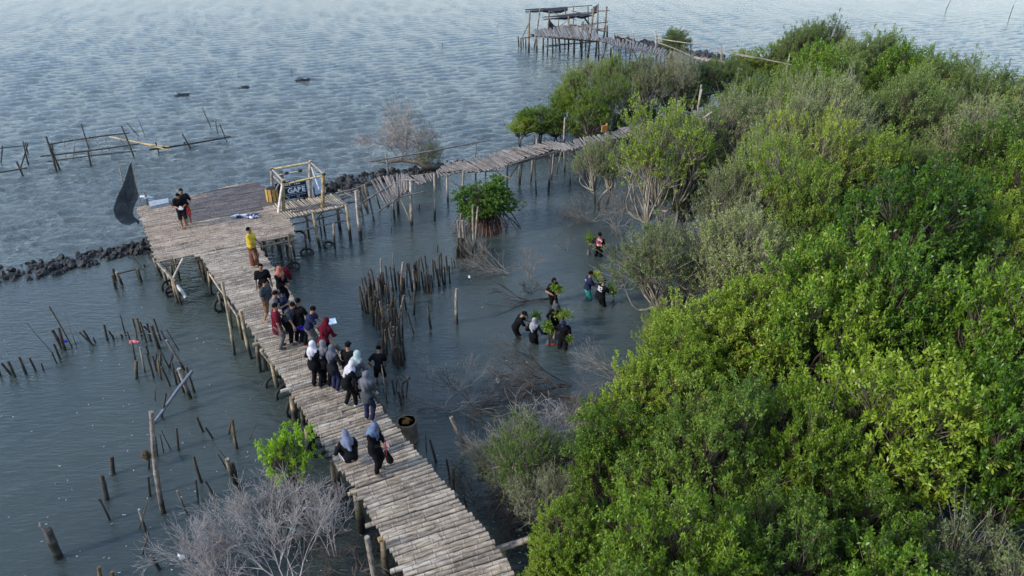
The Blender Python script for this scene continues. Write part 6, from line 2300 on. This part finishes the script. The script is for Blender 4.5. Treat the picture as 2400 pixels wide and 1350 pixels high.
# the pair nearest the camera
person(D(824, 1088), 118, 'person in lilac-blue hijab squatting on the walkway', 1.58, 32, 22, pz=.3, top=BLK, sleeve='long', bottom='trousers', bcol=BLK2, hijab=LILAC, stripe=WHT, feet=[(-.14, .2, 0), (.14, .2, 0)], L=(-.28, .3, .55), Rr=(.1, .42, .35), knee=(.35, .6, 1))
h = person(D(884, 1104), -25, 'woman in dusty blue hijab looking at her phone, standing nearest the camera', 1.62, 3, 24, top=BLK, sleeve='long', bottom='trousers', bcol=BLK, hijab=BLUE, torso_long=.2, shoes=SHO, stripe=cloth((.6, .55, .4)), L=(-.06, .34, 1.06), Rr=(.12, .36, 1.12), feet=[(-.11, .0, 0), (.12, .08, 0)])
mb = MB()
mb.box((h[0] + h[1]) / 2 + Vector((.02, 0, .05)), (.08, .02, .16), Matrix.Rotation(.6, 3, 'Z') @ Matrix.Rotation(-.7, 3, 'X'))
tag(mb.build('phone', plain('phone_pink', (.5, .25, .25), .35), None, False), 'phone held by the woman in the dusty blue hijab', 'phone')
c = h[1] + Vector((.02, -.02, -.3))
o = link('shoulder_bag', sdf_mesh('bag', [('c', (-.03, 0, .16), (.05, 0, -.12), .05, .09)], .025, BLK, .03), None, c)
tag(o, 'black bag hanging at the front of the woman with the phone', 'bag')
mb = MB()
mb.tube([h[1] + Vector((0, 0, .2)), h[1] + Vector((.02, -.08, -.05)), h[1] + Vector((0, -.06, -.35))], .012, 5)
tag(mb.build('lanyard', cloth((.2, .015, .02))), 'thin red strap hanging from the hands of the woman with the phone', 'strap')


# waders
def Wt(px, py, depth=.46):
    c = P(px, py, 0)
    return Vector((c.x, c.y, -depth))


h = person(Wt(892, 893, .3), 95, 'wader in black tee and shorts bent over in the water right of the walkway', 1.66, 38, 30, top=BLK, bottom='shorts', bcol=BLK, cap=BLK, L=(-.3, .1, .95), Rr=(.2, .4, .7), feet=[(-.16, 0, 0), (.16, 0, 0)])
b = P(908, 946)
tag(culm(b - up * .4, above(b, 894, 856), .022, 'walking_pole', STAKEL), 'thin pale pole standing in front of the bent wader by the walkway', 'pole')


def sapling(at, r, label, h=.55, seed=1, mat=None, n=14, bag=True):
    r_ = np.random.default_rng(seed)
    root = empty('sapling', at, 0, label, 'sapling', None)
    mb = MB()
    tb = []
    for k in range(6):
        d = Vector((r_.normal() * .4, r_.normal() * .4, 1)).normalized()
        e = d * h * r_.uniform(.6, 1)
        mb.tube([(0, 0, -.5), (0, 0, 0), e], [.014, .012, .006], 4)
        for q in range(n // 2):
            tb.append(np.array(e) * r_.uniform(.45, .95) + r_.normal(size=3) * r * .32)
    link('stem', mb.mesh('stem', ROOT), root)
    tb = np.array(tb)
    k = 9
    dd = tb - np.array([0, 0, h * .3])
    me = leaves_mesh('leaves', np.repeat(tb, k, 0) + r_.normal(size=(len(tb) * k, 3)) * .03, np.repeat(dd, k, 0) * 1.5 + r_.normal(size=(len(tb) * k, 3)) * .6,   .095, .042, mat or L_GLOSS, r_)
    link('leaves', me, root)['kind'] = 'stuff'
    if bag:
        link('root_ball', sdf_mesh('root_ball', [('c', (0, 0, -.35), (0, 0, -.62), .05, .11)], .03, TWIGD, .02, lambda G, D_: D_ + .015 * np.sin(G[..., 2] * 50) * np.sin(G[..., 0] * 60)), root)
    return root


h = person(Wt(1402, 603), 80, 'wader seen from behind in black tee with a red and white back print', 1.7, 3, 5, top=BLK, bottom='trousers', bcol=BLK, cap=BLK, L=(-.45, .2, 1.0), print_=([PINK, WPR, PINK], .26, .3, 7))
sapling(h[0] + up * .1, .2, 'sapling held out to the left by the wader with the red print', .5, 2)
h = person(Wt(1295, 708), -60, 'hooded wader in a long black shirt facing the camera', 1.64, 4, 14, top=BLK, sleeve='short', bottom='trousers', bcol=BLK, hood=BLK, torso_long=.12, L=(-.02, .3, 1.12), Rr=(.3, .3, 1.15))
sapling(h[1] + up * .06 + Vector((.1, 0, 0)), .12, 'pale sapling held by the hooded wader', .5, 3, L_FRESH)
h = person(Wt(1376, 698), 15, 'wader in navy hoodie and bright teal shorts', 1.72, 8, 12, top=NAVY, sleeve='short', bottom='shorts', bcol=TEAL, L=(-.1, .4, 1.05), Rr=(.1, .42, 1.05), print_=([WPR], .1, .04, 2))
sapling(h[0] + up * .1, .16, 'pale sapling held by the wader in teal shorts', .55, 4, L_FRESH)
h = person(Wt(1408, 716), 35, 'wader with a cap and a white print on the back of a black tee', 1.68, 6, 10, top=BLK, bottom='trousers', bcol=BLK, cap=BLK, L=(-.02, .42, 1.0), Rr=(.22, .42, 1.0), print_=([WPR], .24, .16, 4))
sapling(h[1] + up * .08, .22, 'bushy dark sapling held by the wader with the white print', .55, 5)
h = person(Wt(1210, 790), 5, 'wader in black tee and cap bending forward, leftmost of the lower four', 1.68, 26, 26, top=BLK, bottom='trousers', bcol=BLK, cap=BLK, L=(.0, .62, 1.12), Rr=(.2, .58, .8))
sapling(h[0] + up * .02, .24, 'bushy sapling between the bending wader and the grey hijab', .45, 6)
h = person(Wt(1250, 806), 60, 'wader in pale grey hijab, second from the left of the lower four', 1.58, 6, 6, top=BLK, sleeve='long', bottom='trousers', bcol=BLK, hijab=cloth((.22, .22, .25)), torso_long=.15, L=(-.25, .2, 1.0), Rr=(.5, .2, 1.05))
sapling(h[1] + up * .1, .24, 'bushy sapling held up by the wader in the pale grey hijab', .6, 7)
h = person(Wt(1300, 768), -80, 'wader in dark grey bucket hat at the back of the lower four', 1.62, 10, 20, top=BLK, sleeve='long', bottom='trousers', bcol=BLK, hat=CHAR, L=(-.28, .25, 1.0), Rr=(.28, .25, 1.0))
sapling(h[0] + up * .15, .2, 'dark sapling at the right of the wader with the bucket hat', .5, 8, L_MID)
h = person(Wt(1320, 812), -105, 'wader with navy cap looking down, rightmost of the lower four', 1.7, 5, 32, top=BLK, sleeve='short', bottom='trousers', bcol=BLK, cap=NAVY, L=(-.3, .1, .78), Rr=(.34, .12, .98), mask=None)
cloth_heap('red_tool', h[1] + Vector((-.02, -.02, -.25)), .05, [cloth((.25, .03, .02))], 'small red bundle in the hand of the wader with the navy cap', 'bundle', .12, 12)
sapling(h[0] + Vector((-.05, 0, .02)), .08, 'small limp sapling held down by the wader with the navy cap', .3, 9, L_FRESH, 6, bag=False)
